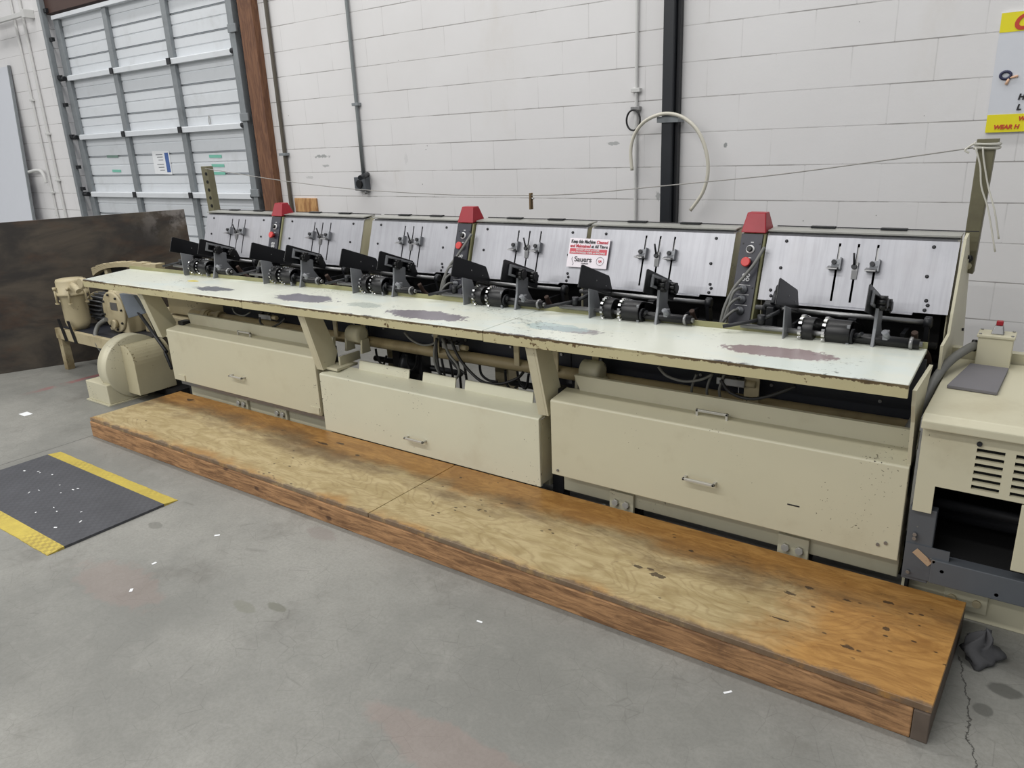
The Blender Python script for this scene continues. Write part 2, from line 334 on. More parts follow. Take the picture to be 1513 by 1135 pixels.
# ---------------------------------------------------------------- mesh helpers
class MB:
    def __init__(s): s.v = []; s.f = []; s.sm = []; s.T = None
    def _p(s, p):
        p = Vector(p); return tuple(s.T @ p) if s.T else tuple(p)
    def add(s, vs, fs, smooth=False):
        k = len(s.v); s.v += [s._p(p) for p in vs]
        for f in fs: s.f.append([k+i for i in f]); s.sm.append(smooth)
        return s
    def box(s, x0, x1, y0, y1, z0, z1):
        return s.hexa([(x0,y0,z0),(x1,y0,z0),(x1,y1,z0),(x0,y1,z0),(x0,y0,z1),(x1,y0,z1),(x1,y1,z1),(x0,y1,z1)])
    def hexa(s, vs): return s.add(vs, [(3,2,1,0),(4,5,6,7),(0,1,5,4),(1,2,6,5),(2,3,7,6),(3,0,4,7)])
    def prism(s, poly, axis, a, b, smooth=False):    # poly in the two other axes, extruded from a to b
        def P(p, t):
            return {'x': (t, p[0], p[1]), 'y': (p[0], t, p[1]), 'z': (p[0], p[1], t)}[axis]
        n_ = len(poly); vs = [P(p, a) for p in poly] + [P(p, b) for p in poly]
        fs = [tuple(range(n_))[::-1], tuple(range(n_, 2*n_))]
        k0 = len(s.f); s.add(vs, fs)
        k = len(s.v) - 2*n_
        for i in range(n_):
            j = (i+1) % n_; s.f.append([k+i, k+j, k+n_+j, k+n_+i]); s.sm.append(smooth)
        return s
    def cyl(s, p0, p1, r, n_=16, r1=None, caps=True):
        p0 = Vector(p0); p1 = Vector(p1); r1 = r if r1 is None else r1
        d = (p1-p0).normalized(); a = d.orthogonal().normalized(); b = d.cross(a)
        vs = [p0+(a*math.cos(t)+b*math.sin(t))*r for t in [2*math.pi*i/n_ for i in range(n_)]]
        vs += [p1+(a*math.cos(t)+b*math.sin(t))*r1 for t in [2*math.pi*i/n_ for i in range(n_)]]
        s.add(vs, [(i, (i+1) % n_, n_+(i+1) % n_, n_+i) for i in range(n_)], True)
        if caps:
            k = len(s.v)-2*n_
            s.f.append([k+i for i in range(n_)][::-1]); s.f.append([k+n_+i for i in range(n_)]); s.sm += [False, False]
        return s
    def tube(s, pts, r, n_=8, closed=False):
        pts = [Vector(p) for p in pts]; N = len(pts); rings = []; prev = None
        for i, p in enumerate(pts):
            if closed: d = pts[(i+1) % N]-pts[i-1]
            else: d = pts[min(i+1, N-1)]-pts[max(i-1, 0)]
            d.normalize()
            if prev is None: a = d.orthogonal().normalized()
            else: a = (prev-d*prev.dot(d)).normalized()
            prev = a; b = d.cross(a)
            rings.append([p+(a*math.cos(2*math.pi*j/n_)+b*math.sin(2*math.pi*j/n_))*r for j in range(n_)])
        vs = [q for R_ in rings for q in R_]; fs = []
        for i in range(N if closed else N-1):
            for j in range(n_):
                i2 = (i+1) % N; fs.append((i*n_+j, i*n_+(j+1) % n_, i2*n_+(j+1) % n_, i2*n_+j))
        s.add(vs, fs, True)
        if not closed:
            k = len(s.v)-N*n_
            s.f.append([k+j for j in range(n_)][::-1]); s.f.append([k+(N-1)*n_+j for j in range(n_)]); s.sm += [False, False]
        return s
    def lathe(s, prof, c, axis='z', n_=28):         # prof: (r, h)
        c = Vector(c); vs = []; fs = []
        for r, h in prof:
            for i in range(n_):
                t = 2*math.pi*i/n_; a, b = r*math.cos(t), r*math.sin(t)
                vs.append(c+Vector({'z': (a, b, h), 'x': (h, a, b), 'y': (a, h, b)}[axis]))
        m_ = len(prof)
        for k in range(m_-1):
            for i in range(n_): fs.append((k*n_+i, k*n_+(i+1) % n_, (k+1)*n_+(i+1) % n_, (k+1)*n_+i))
        s.add(vs, fs, True)
        k0 = len(s.v)-m_*n_
        if prof[0][0] > .0005: s.f.append([k0+i for i in range(n_)][::-1]); s.sm.append(False)
        if prof[-1][0] > .0005: s.f.append([k0+(m_-1)*n_+i for i in range(n_)]); s.sm.append(False)
        return s
    def build(s, name, mat, parent=None, bevel=0, label=None):
        me = bpy.data.meshes.new(name); me.from_pydata(s.v, [], s.f)
        bm = bmesh.new(); bm.from_mesh(me); bmesh.ops.recalc_face_normals(bm, faces=bm.faces)
        bm.to_mesh(me); bm.free()
        for p, q in zip(me.polygons, s.sm): p.use_smooth = q
        me.materials.append(MAT[mat])
        o = bpy.data.objects.new(name, me); C.objects.link(o)
        if parent:
            o.parent = parent; o.matrix_parent_inverse = parent.matrix_basis.inverted() if parent.type == 'EMPTY' and parent.parent is None else Matrix()
            if parent.type != 'EMPTY' or parent.parent: o.matrix_parent_inverse = Matrix()
        if bevel:
            bv = o.modifiers.new('bevel', 'BEVEL'); bv.width = bevel; bv.segments = 2; bv.limit_method = 'ANGLE'; bv.angle_limit = .6
        if label: o['label'] = label
        return o

def tag(o, label, cat, group=None, kind=None):
    o['label'] = label; o['category'] = cat
    if group: o['group'] = group
    if kind: o['kind'] = kind
    return o
def thing(name, label, cat, loc=(0, 0, 0), group=None):
    o = bpy.data.objects.new(name, None); C.objects.link(o); o.location = loc; o.empty_display_size = .1
    return tag(o, label, cat, group)
def struct(o): o['kind'] = 'structure'; return o
def copy_tree(o, parent=None):
    c = o.copy(); C.objects.link(c)
    if parent:
        c.parent = parent; c.matrix_parent_inverse = o.matrix_parent_inverse.copy()
    for ch in [x for x in list(bpy.data.objects) if x.parent == o]: copy_tree(ch, c)
    return c
def smoothpath(pts, k=6):
    pts = [Vector(p) for p in pts]; out = []
    for i in range(len(pts)-1):
        p0, p1, p2, p3 = pts[max(i-1, 0)], pts[i], pts[i+1], pts[min(i+2, len(pts)-1)]
        for j in range(k):
            t = j/k
            out.append(.5*((2*p1)+(p2-p0)*t+(2*p0-5*p1+4*p2-p3)*t*t+(3*p1-p0-3*p2+p3)*t**3))
    return out+[pts[-1]]
def text_mesh(name, txt, size, mat, origin, ex, ey, parent=None, align='LEFT', bold=0, shear=0, width=None, label=None):
    c = bpy.data.curves.new(name, 'FONT'); c.body = txt; c.size = size; c.align_x = align; c.offset = bold; c.shear = shear; c.extrude = .0006
    t = bpy.data.objects.new(name, c); C.objects.link(t)
    dg = bpy.context.evaluated_depsgraph_get(); me = bpy.data.meshes.new_from_object(t.evaluated_get(dg))
    bpy.data.objects.remove(t)
    ex = Vector(ex).normalized(); ey = Vector(ey).normalized(); ez = ex.cross(ey)
    if width:
        xs = [v.co.x for v in me.vertices]; k = width/(max(xs)-min(xs))
        for v in me.vertices: v.co.x *= k
    R_ = Matrix((ex, ey, ez)).transposed().to_4x4(); R_.translation = Vector(origin); me.transform(R_)
    me.materials.clear(); me.materials.append(MAT[mat])
    o = bpy.data.objects.new(name, me); C.objects.link(o)
    if parent: o.parent = parent; o.matrix_parent_inverse = parent.matrix_basis.inverted() if parent.parent is None else Matrix()
    if label: o['label'] = label
    return o

# ================================================================ setting
D = 4.67
struct(MB().box(-16, 5, -9, 5.2, -.12, 0).build('floor', 'concrete_floor'))
wb = MB(); wb.box(-16, -9.78, D, D+.2, 0, 6.4); wb.box(-5.99, 5, D, D+.2, 0, 6.4); wb.box(-9.78, -5.99, D, D+.2, 3.62, 6.4)
struct(wb.build('wall_back', 'painted_block_wall'))
struct(MB().box(-9.78, -6.0, 4.66, 4.8, 3.27, 3.62).build('trim_1', 'header_brown'))
struct(MB().box(-6.185, -5.99, 4.60, 4.86, 0, 3.62).build('trim_2', 'jamb_wood', bevel=.004))

# sectional roll-up door
dr = bpy.data.objects.new('door_1', None); C.objects.link(dr); dr.location = (-7.9, 4.74, 0); dr['kind'] = 'structure'
ZJ = [0, .64, 1.285, 1.935, 2.58, 3.23]
for k in range(5):
    z0, z1 = ZJ[k]+.004, ZJ[k+1]-.004
    b = MB(); hh = (z1-z0)/3
    prof = [(4.79, z0), (4.79, z1)]
    pts = []
    for j in range(3):
        a = z0+hh*j
        pts += [(4.725, a), (4.725, a+hh*.46), (4.732, a+hh*.48), (4.732, a+hh*.52), (4.725, a+hh*.54), (4.725, a+hh*.93), (4.742, a+hh*.95), (4.742, a+hh)]
    poly = [(4.79, z0)] + pts + [(4.79, z1)]
    b.prism(poly, 'x', -9.66, -6.36)
    sec = b.build('door_section', 'door_white', dr)
    s2 = MB()
    for j in range(3):
        a = z0+hh*j
        s2.box(-9.62, -6.40, 4.7235, 4.7262, a+hh*.915, a+hh*.945)  # dark strip put in as the shade of each pressed groove
    s2.build('groove_shade_strip', 'groove_shade', sec, label='dark grey strips for shade in the pressed grooves')
    for X0, W in ((-9.66, .11), (-8.60, .085), (-7.50, .085), (-6.47, .11)):
        MB().box(X0, X0+W, 4.685, 4.724, z0+.004, z1-.004).build('stile', 'galvanised', sec, bevel=.004)
for z in ZJ[1:5]:
    MB().prism([(4.66, z-.028), (4.72, z-.028), (4.72, z+.028), (4.672, z+.028), (4.66, z+.018)], 'x', -9.55, -6.42).build('strut', 'door_white', dr)
    for X0 in (-8.56, -7.46):
        MB().box(X0-.03, X0+.03, 4.645, 4.66, z-.03, z+.03).build('hinge', 'dark_casting', dr, bevel=.003)
    for X0 in (-9.66, -6.38):
        MB().cyl((X0-.05, 4.66, z), (X0+.05, 4.66, z), .026, 12).build('roller', 'dark_casting', dr)
MB().box(-9.64, -6.42, 4.66, 4.724, 3.2, 3.24).build('top_rail', 'door_white', dr)
for X0, X1 in ((-9.775, -9.72), (-6.335, -6.27)):
    MB().box(X0, X1, 4.60, 4.66, 0, 3.6).build('track', 'galvanised', dr, bevel=.006)
MB().box(-6.27, -6.19, 4.66, 4.78, 0, 3.6).build('jamb_seal', 'black_pipe', dr)
for z in (1.32, 2.0, 2.75, 3.1):
    MB().box(-6.345, -6.225, 4.582, 4.602, z-.035, z+.035).build('track_bracket', 'galvanised', dr, bevel=.004)
for z in (1.35, 1.6, 1.95, 2.3, 2.6, 3.0, 3.3):
    MB().box(-9.73, -9.66, 4.63, 4.665, z-.02, z+.02).build('track_bracket', 'dark_casting', dr)
ring = [Vector((-7.02+.012*math.cos(t), 4.715, 1.99+.06*math.sin(t))) for t in [i*.52 for i in range(12)]]
MB().tube(ring, .003, 6, True).build('pull_wire', 'wire_grey', dr)

def paper(name, label, X0, X1, z0, z1, mat, cat, tilt=0, y=4.7225, group=None, build=True):
    b = MB(); cx, cz = (X0+X1)/2, (z0+z1)/2
    c, s_ = math.cos(tilt), math.sin(tilt)
    q = [((x-cx)*c-(z-cz)*s_+cx, (x-cx)*s_+(z-cz)*c+cz) for x, z in ((X0, z0), (X1, z0), (X1, z1), (X0, z1))]
    b.prism(q, 'y', y-.0015, y)
    o = b.build(name, mat); tag(o, label, cat, group); return o
pn = paper('paper_notice', 'white paper notice with a blue edge taped on the roll-up door', -8.17, -7.84, 1.50, 1.74, 'paper_white', 'paper', -.03)
MB().box(-7.93, -7.86, 4.7195, 4.7208, 1.52, 1.72).build('blue_band', 'blue_ink', pn)
for k, z in enumerate((1.70, 1.675, 1.645, 1.60, 1.57, 1.54)):
    MB().box(-8.10+.02*(k % 3), -7.97, 4.7195, 4.7208, z, z+.006).build('print_line', 'grey_paint', pn)
for a in [('uppermost green tape strip on the right bay of the roll-up door', -7.13, -6.92, 1.665, 'green_tape'),
          ('middle green tape strip on the right bay of the roll-up door', -7.11, -6.90, 1.575, 'green_tape'),
          ('lowest green tape strip on the right bay of the roll-up door', -7.13, -6.90, 1.50, 'green_tape'),
          ('dull green tape strip, upper one on the left bay of the roll-up door', -9.13, -8.88, 1.705, 'dull_green_tape'),
          ('dull green tape strip, lower one on the left bay of the roll-up door', -9.07, -8.88, 1.545, 'green_tape')]:
    paper('tape_strip', a[0], a[1], a[2], a[3]-.014, a[3]+.014, a[4], 'tape', -.02)

# wall fittings
def pipe(name, label, cat, x, z0, z1, r, mat, y=None, wob=0):
    y = y if y else D-r-.004
    pts = [(x+wob*math.sin(i*2.1), y, z0+(z1-z0)*i/10) for i in range(11)]
    t = thing(name, label, cat, (x, y, z0)); MB().tube(pts, r, 12).build('pipe', mat, t); return t
def strap(t, x, z, r, mat='galvanised'):
    b = MB(); b.box(x-r-.02, x+r+.02, D-2*r-.012, D-.001, z-.012, z+.012); return b.build('strap', mat, t, bevel=.002)
t = pipe('conduit', 'white painted wall conduit, left one of two beside the roll-up door', 'conduit', -10.505, 0, 5.5, .014, 'white_pipe'); strap(t, -10.505, 2.4, .014, 'white_pipe'); strap(t, -10.505, 1.3, .014, 'white_pipe')
t = pipe('conduit', 'white painted wall conduit nearest the left edge of the roll-up door', 'conduit', -10.28, 0, 5.5, .016, 'white_pipe'); strap(t, -10.28, 2.0, .016, 'white_pipe'); strap(t, -10.28, 1.45, .016, 'white_pipe')
t = pipe('conduit', 'thin dark brown conduit on the block wall beside the wooden door jamb', 'conduit', -5.853, 0, 5.5, .017, 'brown_conduit'); strap(t, -5.853, 1.66, .022); strap(t, -5.853, 3.05, .022)
t = pipe('conduit', 'grey steel conduit dropping down the white wall to an outlet box', 'conduit', -4.866, 1.46, 5.5, .015, 'grey_conduit'); strap(t, -4.866, 2.03, .015)
t = pipe('conduit', 'thin white conduit running down the wall left of the black square pipe', 'conduit', -2.333, 0, 5.5, .011, 'white_pipe'); strap(t, -2.333, 1.97, .011, 'white_pipe'); strap(t, -2.333, 1.86, .011, 'dull_steel')

t = thing('outlet_box', 'grey electrical outlet box at the foot of the grey wall conduit', 'outlet', (-4.88, D, 1.39))
MB().box(-4.945, -4.81, D-.06, D-.001, 1.345, 1.455).build('housing', 'grey_paint', t, bevel=.006)
MB().cyl((-4.875, D-.061, 1.40), (-4.875, D-.074, 1.40), .034, 20).build('socket', 'black_plastic', t)
MB().cyl((-4.84, D-.03, 1.345), (-4.84, D-.03, 1.315), .014, 12).build('gland', 'dull_steel', t)
t = thing('pipe_stub', 'short black pipe stub sticking out of the wall beside the outlet box', 'pipe', (-4.8, D, 1.45))
MB().cyl((-4.83, D-.005, 1.475), (-4.76, D-.16, 1.455), .02, 16).build('pipe', 'black_pipe', t)

t = thing('drain_pipe', 'black square downpipe running up the white block wall', 'pipe', (-2.08, D-.05, 0))
MB().box(-2.125, -2.052, D-.085, D-.004, 0, 5.5).build('pipe', 'black_pipe', t, bevel=.006)
MB().box(-2.05, -2.03, D-.05, D-.004, 0, 5.5).build('side_channel', 'dark_casting', t, bevel=.003)
b = MB(); b.box(-2.14, -2.02, D-.096, D-.086, 1.765, 1.80); b.box(-2.02, -2.01, D-.096, D-.003, 1.765, 1.80); b.box(-2.15, -2.14, D-.096, D-.003, 1.765, 1.80)
b.build('clamp_band', 'galvanised', t)
arc = [at(*p, 4.56) for p in ((934, 252), (932, 222), (938, 198), (952, 180), (972, 170), (990, 168))] + [at(*p, 4.56) for p in ((1010, 174), (1030, 192), (1043, 222), (1046, 255), (1038, 285), (1020, 311))]
tag(MB().tube(smoothpath(arc, 5), .011, 10).build('hose', 'clear_hose'), 'pale plastic hose hooked in an arch behind the black downpipe', 'hose')
rg_ = [Vector((-2.335+.048*math.cos(a), 4.62, 1.79+.062*math.sin(a))) for a in [i*2*math.pi/24 for i in range(24)]]
tag(MB().tube(rg_, .006, 8, True).build('wire_ring', 'black_plastic'), 'small black cable ring hanging on the thin white conduit', 'ring')

tag(MB().box(-5.80, -5.505, D-.02, D-.001, .95, 1.272).build('plywood_offcut', 'raw_plywood', bevel=.002), 'square of raw plywood fixed to the wall behind the left red cap', 'board')

# left wall bits
b = MB(); b.hexa([(-13.6, 4.47, .0), (-10.93, 4.47, .0), (-10.93, 4.49, .0), (-13.6, 4.49, .0), (-13.6, 4.64, 2.82), (-10.93, 4.64, 2.82), (-10.93, 4.66, 2.82), (-13.6, 4.66, 2.82)])
t = thing('wall_panel', 'large smooth white panel leaning on the wall at the far left', 'panel', (-12, 4.5, 0)); b.build('sheet', 'sign_white', t)
b = MB(); b.hexa([(-10.93, 4.465, 0), (-10.905, 4.465, 0), (-10.905, 4.495, 0), (-10.93, 4.495, 0), (-10.93, 4.635, 2.83), (-10.905, 4.635, 2.83), (-10.905, 4.662, 2.83), (-10.93, 4.662, 2.83)])
b.build('edge_strip', 'galvanised', t, label='grey metal edge strip')
t = thing('wall_bracket', 'white bar bracket high on the wall left of the roll-up door', 'bracket', (-10.4, 4.6, 3.3))
MB().box(-11.2, -10.06, 4.56, 4.60, 3.28, 3.33).build('bar', 'white_pipe', t, bevel=.004)
MB().box(-10.09, -10.03, 4.55, D, 3.26, 3.35).build('plate', 'white_pipe', t, bevel=.004)
co = [Vector((-10.84+.05*math.cos(a), 4.50+.012*math.sin(a*3.1)+.004*i, 3.19+.10*math.sin(a))) for i, a in enumerate([j*2*math.pi/16 for j in range(16)])]
cb = MB()
for k in range(3): cb.tube([p+Vector((.008*k, -.014*k, .006*k)) for p in co], .013, 8, True)
tag(cb.build('cable_coil', 'black_plastic'), 'black coil of cable hanging from the white wall bracket', 'cable')
tag(MB().tube(smoothpath([(-11.0, 4.60, 1.60), (-10.93, 4.60, 1.56), (-10.75, 4.61, 1.575), (-10.62, 4.62, 1.565), (-10.56, 4.62, 1.50), (-10.545, 4.62, 1.42)]), .02, 10).build('hose', 'white_pipe'), 'short white bent hose low on the wall by the white panel', 'hose')

# warning sign on wall
t = thing('warning_sign', 'yellow and white safety sign hung on the wall at the right edge', 'sign', (-.1, 4.65, 1.64))
sy = 4.655
MB().box(-.39, .52, sy, sy+.012, 1.64, 2.187).build('board', 'sign_white', t)
MB().box(-.39, .52, sy-.002, sy, 2.10, 2.187).build('top_band', 'sign_yellow', t, label='yellow top band')
MB().box(-.39, .52, sy-.002, sy, 1.64, 1.724).build('bottom_band', 'sign_yellow', t, label='yellow bottom band')
tp = lambda s_, sz, m_, x, z, **k: text_mesh('lettering', s_, sz, m_, (x, sy-.004, z), (1, 0, 0), (0, 0, 1), t, **k)
tp('C', .092, 'sign_red', -.338, 2.110, bold=.004, shear=.25)
tp('H', .036, 'text_black', -.272, 1.79, bold=.002, shear=.2); tp('L', .036, 'text_black', -.272, 1.742, bold=.002, shear=.2)
tp('W', .028, 'sign_red', -.258, 1.692, bold=.0012, shear=.2); tp('WEAR H', .028, 'sign_red', -.357, 1.655, bold=.0012, shear=.2)
oval = [Vector((-.337+.022*math.cos(a), sy-.004, 1.905+.017*math.sin(a))) for a in [i*math.pi/9 for i in range(18)]]
MB().tube(oval, .0065, 6, True).tube([(-.322, sy-.004, 1.90), (-.318, sy-.004, 1.886)], .006, 6).build('pictogram', 'sign_navy', t, label='dark blue loop pictogram')
b = MB(); b.cyl((-.318, sy-.004, 1.893), (-.285, sy-.004, 1.898), .0055, 8); b.cyl((-.322, sy-.004, 1.889), (-.330, sy-.004, 1.862), .0065, 8)
b.build('pictogram', 'sign_skin', t, label='pale peach hand pictogram')

# ================================================================ posts and the wire
t = thing('steel_post', 'olive perforated steel post standing behind the leftmost feeder', 'post', (-5.38, 3.66, 0))
hb = MB(); hb.hexa([(-5.60, 3.66, 0), (-5.52, 3.66, 0), (-5.52, 3.72, 0), (-5.60, 3.72, 0), (-5.665, 3.66, 1.60), (-5.585, 3.66, 1.60), (-5.585, 3.72, 1.60), (-5.665, 3.72, 1.60)])
hb.build('upright', 'olive_steel', t, bevel=.004)
for k in range(7):
    z = 1.17+k*.062; x = -5.545-.0406*z+.012
    MB().cyl((x-.005, 3.661, z), (x-.005, 3.655, z), .013, 12).build('hole', 'black_void', t)
t = thing('steel_post', 'olive square steel post bolted behind the right end of the machine', 'post', (-.28, 3.62, 1.1))
hb = MB(); hb.hexa([(-.322, 3.60, 1.11), (-.272, 3.60, 1.10), (-.272, 3.66, 1.10), (-.322, 3.66, 1.11), (-.318, 3.60, 1.625), (-.258, 3.60, 1.622), (-.258, 3.66, 1.622), (-.318, 3.66, 1.625)])
hb.build('upright', 'olive_steel', t, bevel=.004)
MB().box(-.324, -.252, 3.594, 3.666, 1.616, 1.63).build('end_cap', 'olive_steel', t)
MB().cyl((-.293, 3.60, 1.135), (-.293, 3.588, 1.135), .013, 16).build('bolt_hole', 'cream_paint', t)
MB().cyl((-.293, 3.60, 1.165), (-.293, 3.586, 1.165), .014, 16).build('bolt', 'dark_casting', t)
t = thing('tie_rope', 'white rope knotted round the top of the right steel post', 'rope', (-.29, 3.6, 1.6))
for dz in (0, .014):
    MB().tube([(-.33, 3.588, 1.598+dz), (-.25, 3.588, 1.596+dz), (-.248, 3.672, 1.596+dz), (-.332, 3.672, 1.598+dz)], .006, 6, True).build('wrap', 'rope_white', t)
MB().tube(smoothpath([(-.30, 3.585, 1.60), (-.29, 3.583, 1.55), (-.262, 3.582, 1.45), (-.228, 3.57, 1.36), (-.2, 3.58, 1.25)]), .0035, 6).build('loose_end', 'rope_white', t)
MB().tube(smoothpath([(-.325, 3.585, 1.60), (-.30, 3.583, 1.53), (-.285, 3.58, 1.45), (-.25, 3.58, 1.36), (-.205, 3.57, 1.2)]), .0035, 6).build('loose_end', 'rope_white', t)
MB().tube(smoothpath([(-.345, 3.59, 1.58), (-.36, 3.59, 1.59), (-.345, 3.59, 1.605), (-.325, 3.59, 1.62)]), .004, 6).build('knot', 'rope_white', t)
wp = [at(*p, 3.60) for p in ((303, 249), (400, 264.5), (480, 275), (556, 282), (670, 288), (783, 288.7), (860, 286), (940, 278.6), (1050, 268), (1150, 258), (1300, 238), (1447, 217))]
tag(MB().tube(smoothpath(wp, 4), .0028, 6).build('line_wire', 'wire_grey'), 'thin sagging wire strung between the two olive steel posts', 'wire')
t = thing('clothes_peg', 'wooden clothes peg clipped on the sagging wire', 'clothespin', (-2.45, 3.6, 1.33))
b = MB(); b.hexa([(-2.457, 3.589, 1.325), (-2.447, 3.589, 1.325), (-2.447, 3.599, 1.325), (-2.457, 3.599, 1.325), (-2.455, 3.589, 1.415), (-2.445, 3.589, 1.415), (-2.445, 3.599, 1.415), (-2.455, 3.599, 1.415)]); b.build('prong', 'pin_wood', t)
b = MB(); b.hexa([(-2.454, 3.602, 1.325), (-2.444, 3.602, 1.325), (-2.444, 3.612, 1.325), (-2.454, 3.612, 1.325), (-2.455, 3.602, 1.415), (-2.445, 3.602, 1.415), (-2.445, 3.612, 1.415), (-2.455, 3.612, 1.415)]); b.build('prong', 'pin_wood', t)
MB().cyl((-2.46, 3.601, 1.385), (-2.43, 3.601, 1.385), .005, 8).build('spring', 'chrome', t)

# leaning dark board
B0 = Vector((-7.09, 2.41, 0)); dd = Vector((.416, .909, 0)); nn_ = Vector((-.909, .416, 0))
L0, L1, hgt, lean = -1.1, 1.66, 1.225, .10
pts = []
for u in (L0, L1):
    for off in (0, .02):
        pts.append(B0+dd*u+nn_*off)
top = [p+nn_*lean+Vector((0, 0, hgt)) for p in pts]
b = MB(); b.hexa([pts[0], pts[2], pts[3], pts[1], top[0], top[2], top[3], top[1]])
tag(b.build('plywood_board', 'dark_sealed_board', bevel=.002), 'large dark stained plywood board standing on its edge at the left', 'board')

# ================================================================ floor items
t = thing('work_platform', 'long low wooden platform with worn orange plywood top in front of machine', 'platform', (-2.5, 2.4, 0))
zt = .125; XL, XR = -4.87, -.10
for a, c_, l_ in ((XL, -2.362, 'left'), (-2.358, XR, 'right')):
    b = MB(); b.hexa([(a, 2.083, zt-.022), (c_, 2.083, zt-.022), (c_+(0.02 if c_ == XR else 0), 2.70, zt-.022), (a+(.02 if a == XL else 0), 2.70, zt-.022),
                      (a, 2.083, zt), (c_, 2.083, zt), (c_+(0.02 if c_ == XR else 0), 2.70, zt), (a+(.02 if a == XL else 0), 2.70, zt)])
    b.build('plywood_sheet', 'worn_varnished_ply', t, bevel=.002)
MB().box(XL, XR-.045, 2.077, 2.115, 0, zt-.0225).build('front_board', 'aged_board_wood', t, bevel=.004)
MB().box(XL+.02, XR, 2.66, 2.695, 0, zt-.0225).build('rear_board', 'aged_board_wood', t)
b = MB(); b.hexa([(XR-.044, 2.077, 0), (XR, 2.077, 0), (XR+.02, 2.70, 0), (XR-.024, 2.70, 0), (XR-.044, 2.077, zt-.0225), (XR, 2.077, zt-.0225), (XR+.02, 2.70, zt-.0225), (XR-.024, 2.70, zt-.0225)])
b.build('end_board', 'dark_end_board', t, bevel=.003)
MB().box(XL, XL+.04, 2.116, 2.66, 0, zt-.0225).build('end_board', 'aged_board_wood', t)
for k in range(1, 6):
    MB().box(XL+k*.8-.02, XL+k*.8+.02, 2.116, 2.66, 0, zt-.0225).build('cross_bearer', 'aged_board_wood', t)

t = thing('anti_fatigue_mat', 'black rubber floor mat with yellow edge stripes', 'mat', (-4.1, 1.5, 0))
def matslab(y0, y1, mat, nm):
    b = MB(); N = 30
    xs = [-4.77+(-3.508+4.77)*i/N for i in range(N+1)]
    prof = []
    vs = []; fs = []
    for i, x in enumerate(xs):
        e = .0012*math.sin(i*.9)+.0010*math.sin(i*2.3)
        h1 = .012 if 1.28 < y0 < 1.7 or y0 > 1.26 and y1 < 1.8 else .012
        ya = y0+(e if y0 < 1.2 else 0); yb_ = y1+(e if y1 > 1.8 else 0)
        za = .003 if y0 < 1.2 else .0125; zb = .003 if y1 > 1.8 else .0125
        vs += [(x, ya, 0), (x, yb_, 0), (x, ya, za), (x, yb_, zb)]
    for i in range(N):
        k = i*4; j = k+4
        fs += [(k, j, j+2, k+2), (k+1, k+3, j+3, j+1), (k+2, j+2, j+3, k+3), (k, k+1, j+1, j)]
    fs += [(0, 2, 3, 1), (N*4, N*4+1, N*4+3, N*4+2)]
    b.add(vs, fs); return b.build(nm, mat, t)
matslab(1.268, 1.758, 'rubber_tread', 'tread_panel')
o_ = matslab(1.758, 1.832, 'yellow_tread', 'edge_stripe'); o_['label'] = 'scuffed yellow stripe nearer the platform'
o_ = matslab(1.192, 1.268, 'yellow_tread', 'edge_stripe'); o_['label'] = 'brighter yellow stripe away from the platform'
rs = random.Random(3)
scr_spots = [(-4.55, 1.6), (-4.5, 1.62), (-4.42, 1.62), (-4.1, 1.60), (-4.13, 1.55), (-4.12, 1.57), (-4.3, 1.45), (-3.95, 1.45), (-3.9, 1.42), (-3.8, 1.46), (-3.72, 1.42), (-3.76, 1.33), (-4.0, 1.37), (-4.6, 1.55), (-4.25, 1.56), (-4.28, 1.5)]
sb = None
for i, (x, y) in enumerate(scr_spots):
    a = rs.uniform(0, 3.1); l_ = rs.uniform(.003, .009); wd = rs.uniform(.0015, .0035)
    if sb is None:
        sb = MB().box(-1, 1, -1, 1, 0, 1).build('paper_scrap', 'paper_white'); o_ = sb
    else:
        o_ = sb.copy(); C.objects.link(o_)
    o_.scale = (l_, wd, .0015); o_.location = (x+rs.uniform(-.03,.03), y+rs.uniform(-.03,.03), .0128); o_.rotation_euler = (0, 0, a)
    tag(o_, 'tiny white paper scrap lying on the black rubber mat', 'paper scrap', 'paper scraps on the rubber mat')
for i, (x, y, l_, wd) in enumerate([(-5.755, 2.048, .045, .028), (-3.0, 1.72, .012, .006), (-3.02, 1.42, .010, .006), (-2.9, 1.25, .012, .006), (-1.55, 1.85, .012, .004), (-.65, 1.98, .014, .004)]):
    o_ = sb.copy(); C.objects.link(o_); o_.scale = (l_, wd, .001); o_.location = (x, y, .0005); o_.rotation_euler = (0, 0, i*.8)
    if i == 0: tag(o_, 'white card scrap on the concrete left of the platform', 'paper scrap')
    else: tag(o_, 'tiny white paper scrap lying on the bare concrete floor', 'paper scrap', 'paper scraps on the bare concrete')
    if i: o_['group'] = 'paper scraps on the bare concrete'
    else:
        if 'group' in o_: del o_['group']

# rag
b = MB(); N, K = 26, 14; vs = []; fs = []
for i in range(K):
    for j in range(N):
        t_ = j/N*2*math.pi; q = i/(K-1)
        r_ = (1-q**2.2)*(1+.20*math.sin(3*t_+q*4)+.12*math.sin(7*t_+q*9))
        vs.append((-.016+.052*r_*math.cos(t_)+.012*math.sin(9*q), 2.60+.075*r_*math.sin(t_), .001+.105*q*(.85+.2*math.sin(4*t_+5*q))))
for i in range(K-1):
    for j in range(N): fs.append((i*N+j, i*N+(j+1) % N, (i+1)*N+(j+1) % N, (i+1)*N+j))
fs.append(tuple(range(N))[::-1])
b.add(vs, fs, True)
tag(b.build('rag', 'rag_grey'), 'crumpled dark grey rag on the floor at the platform corner', 'rag')

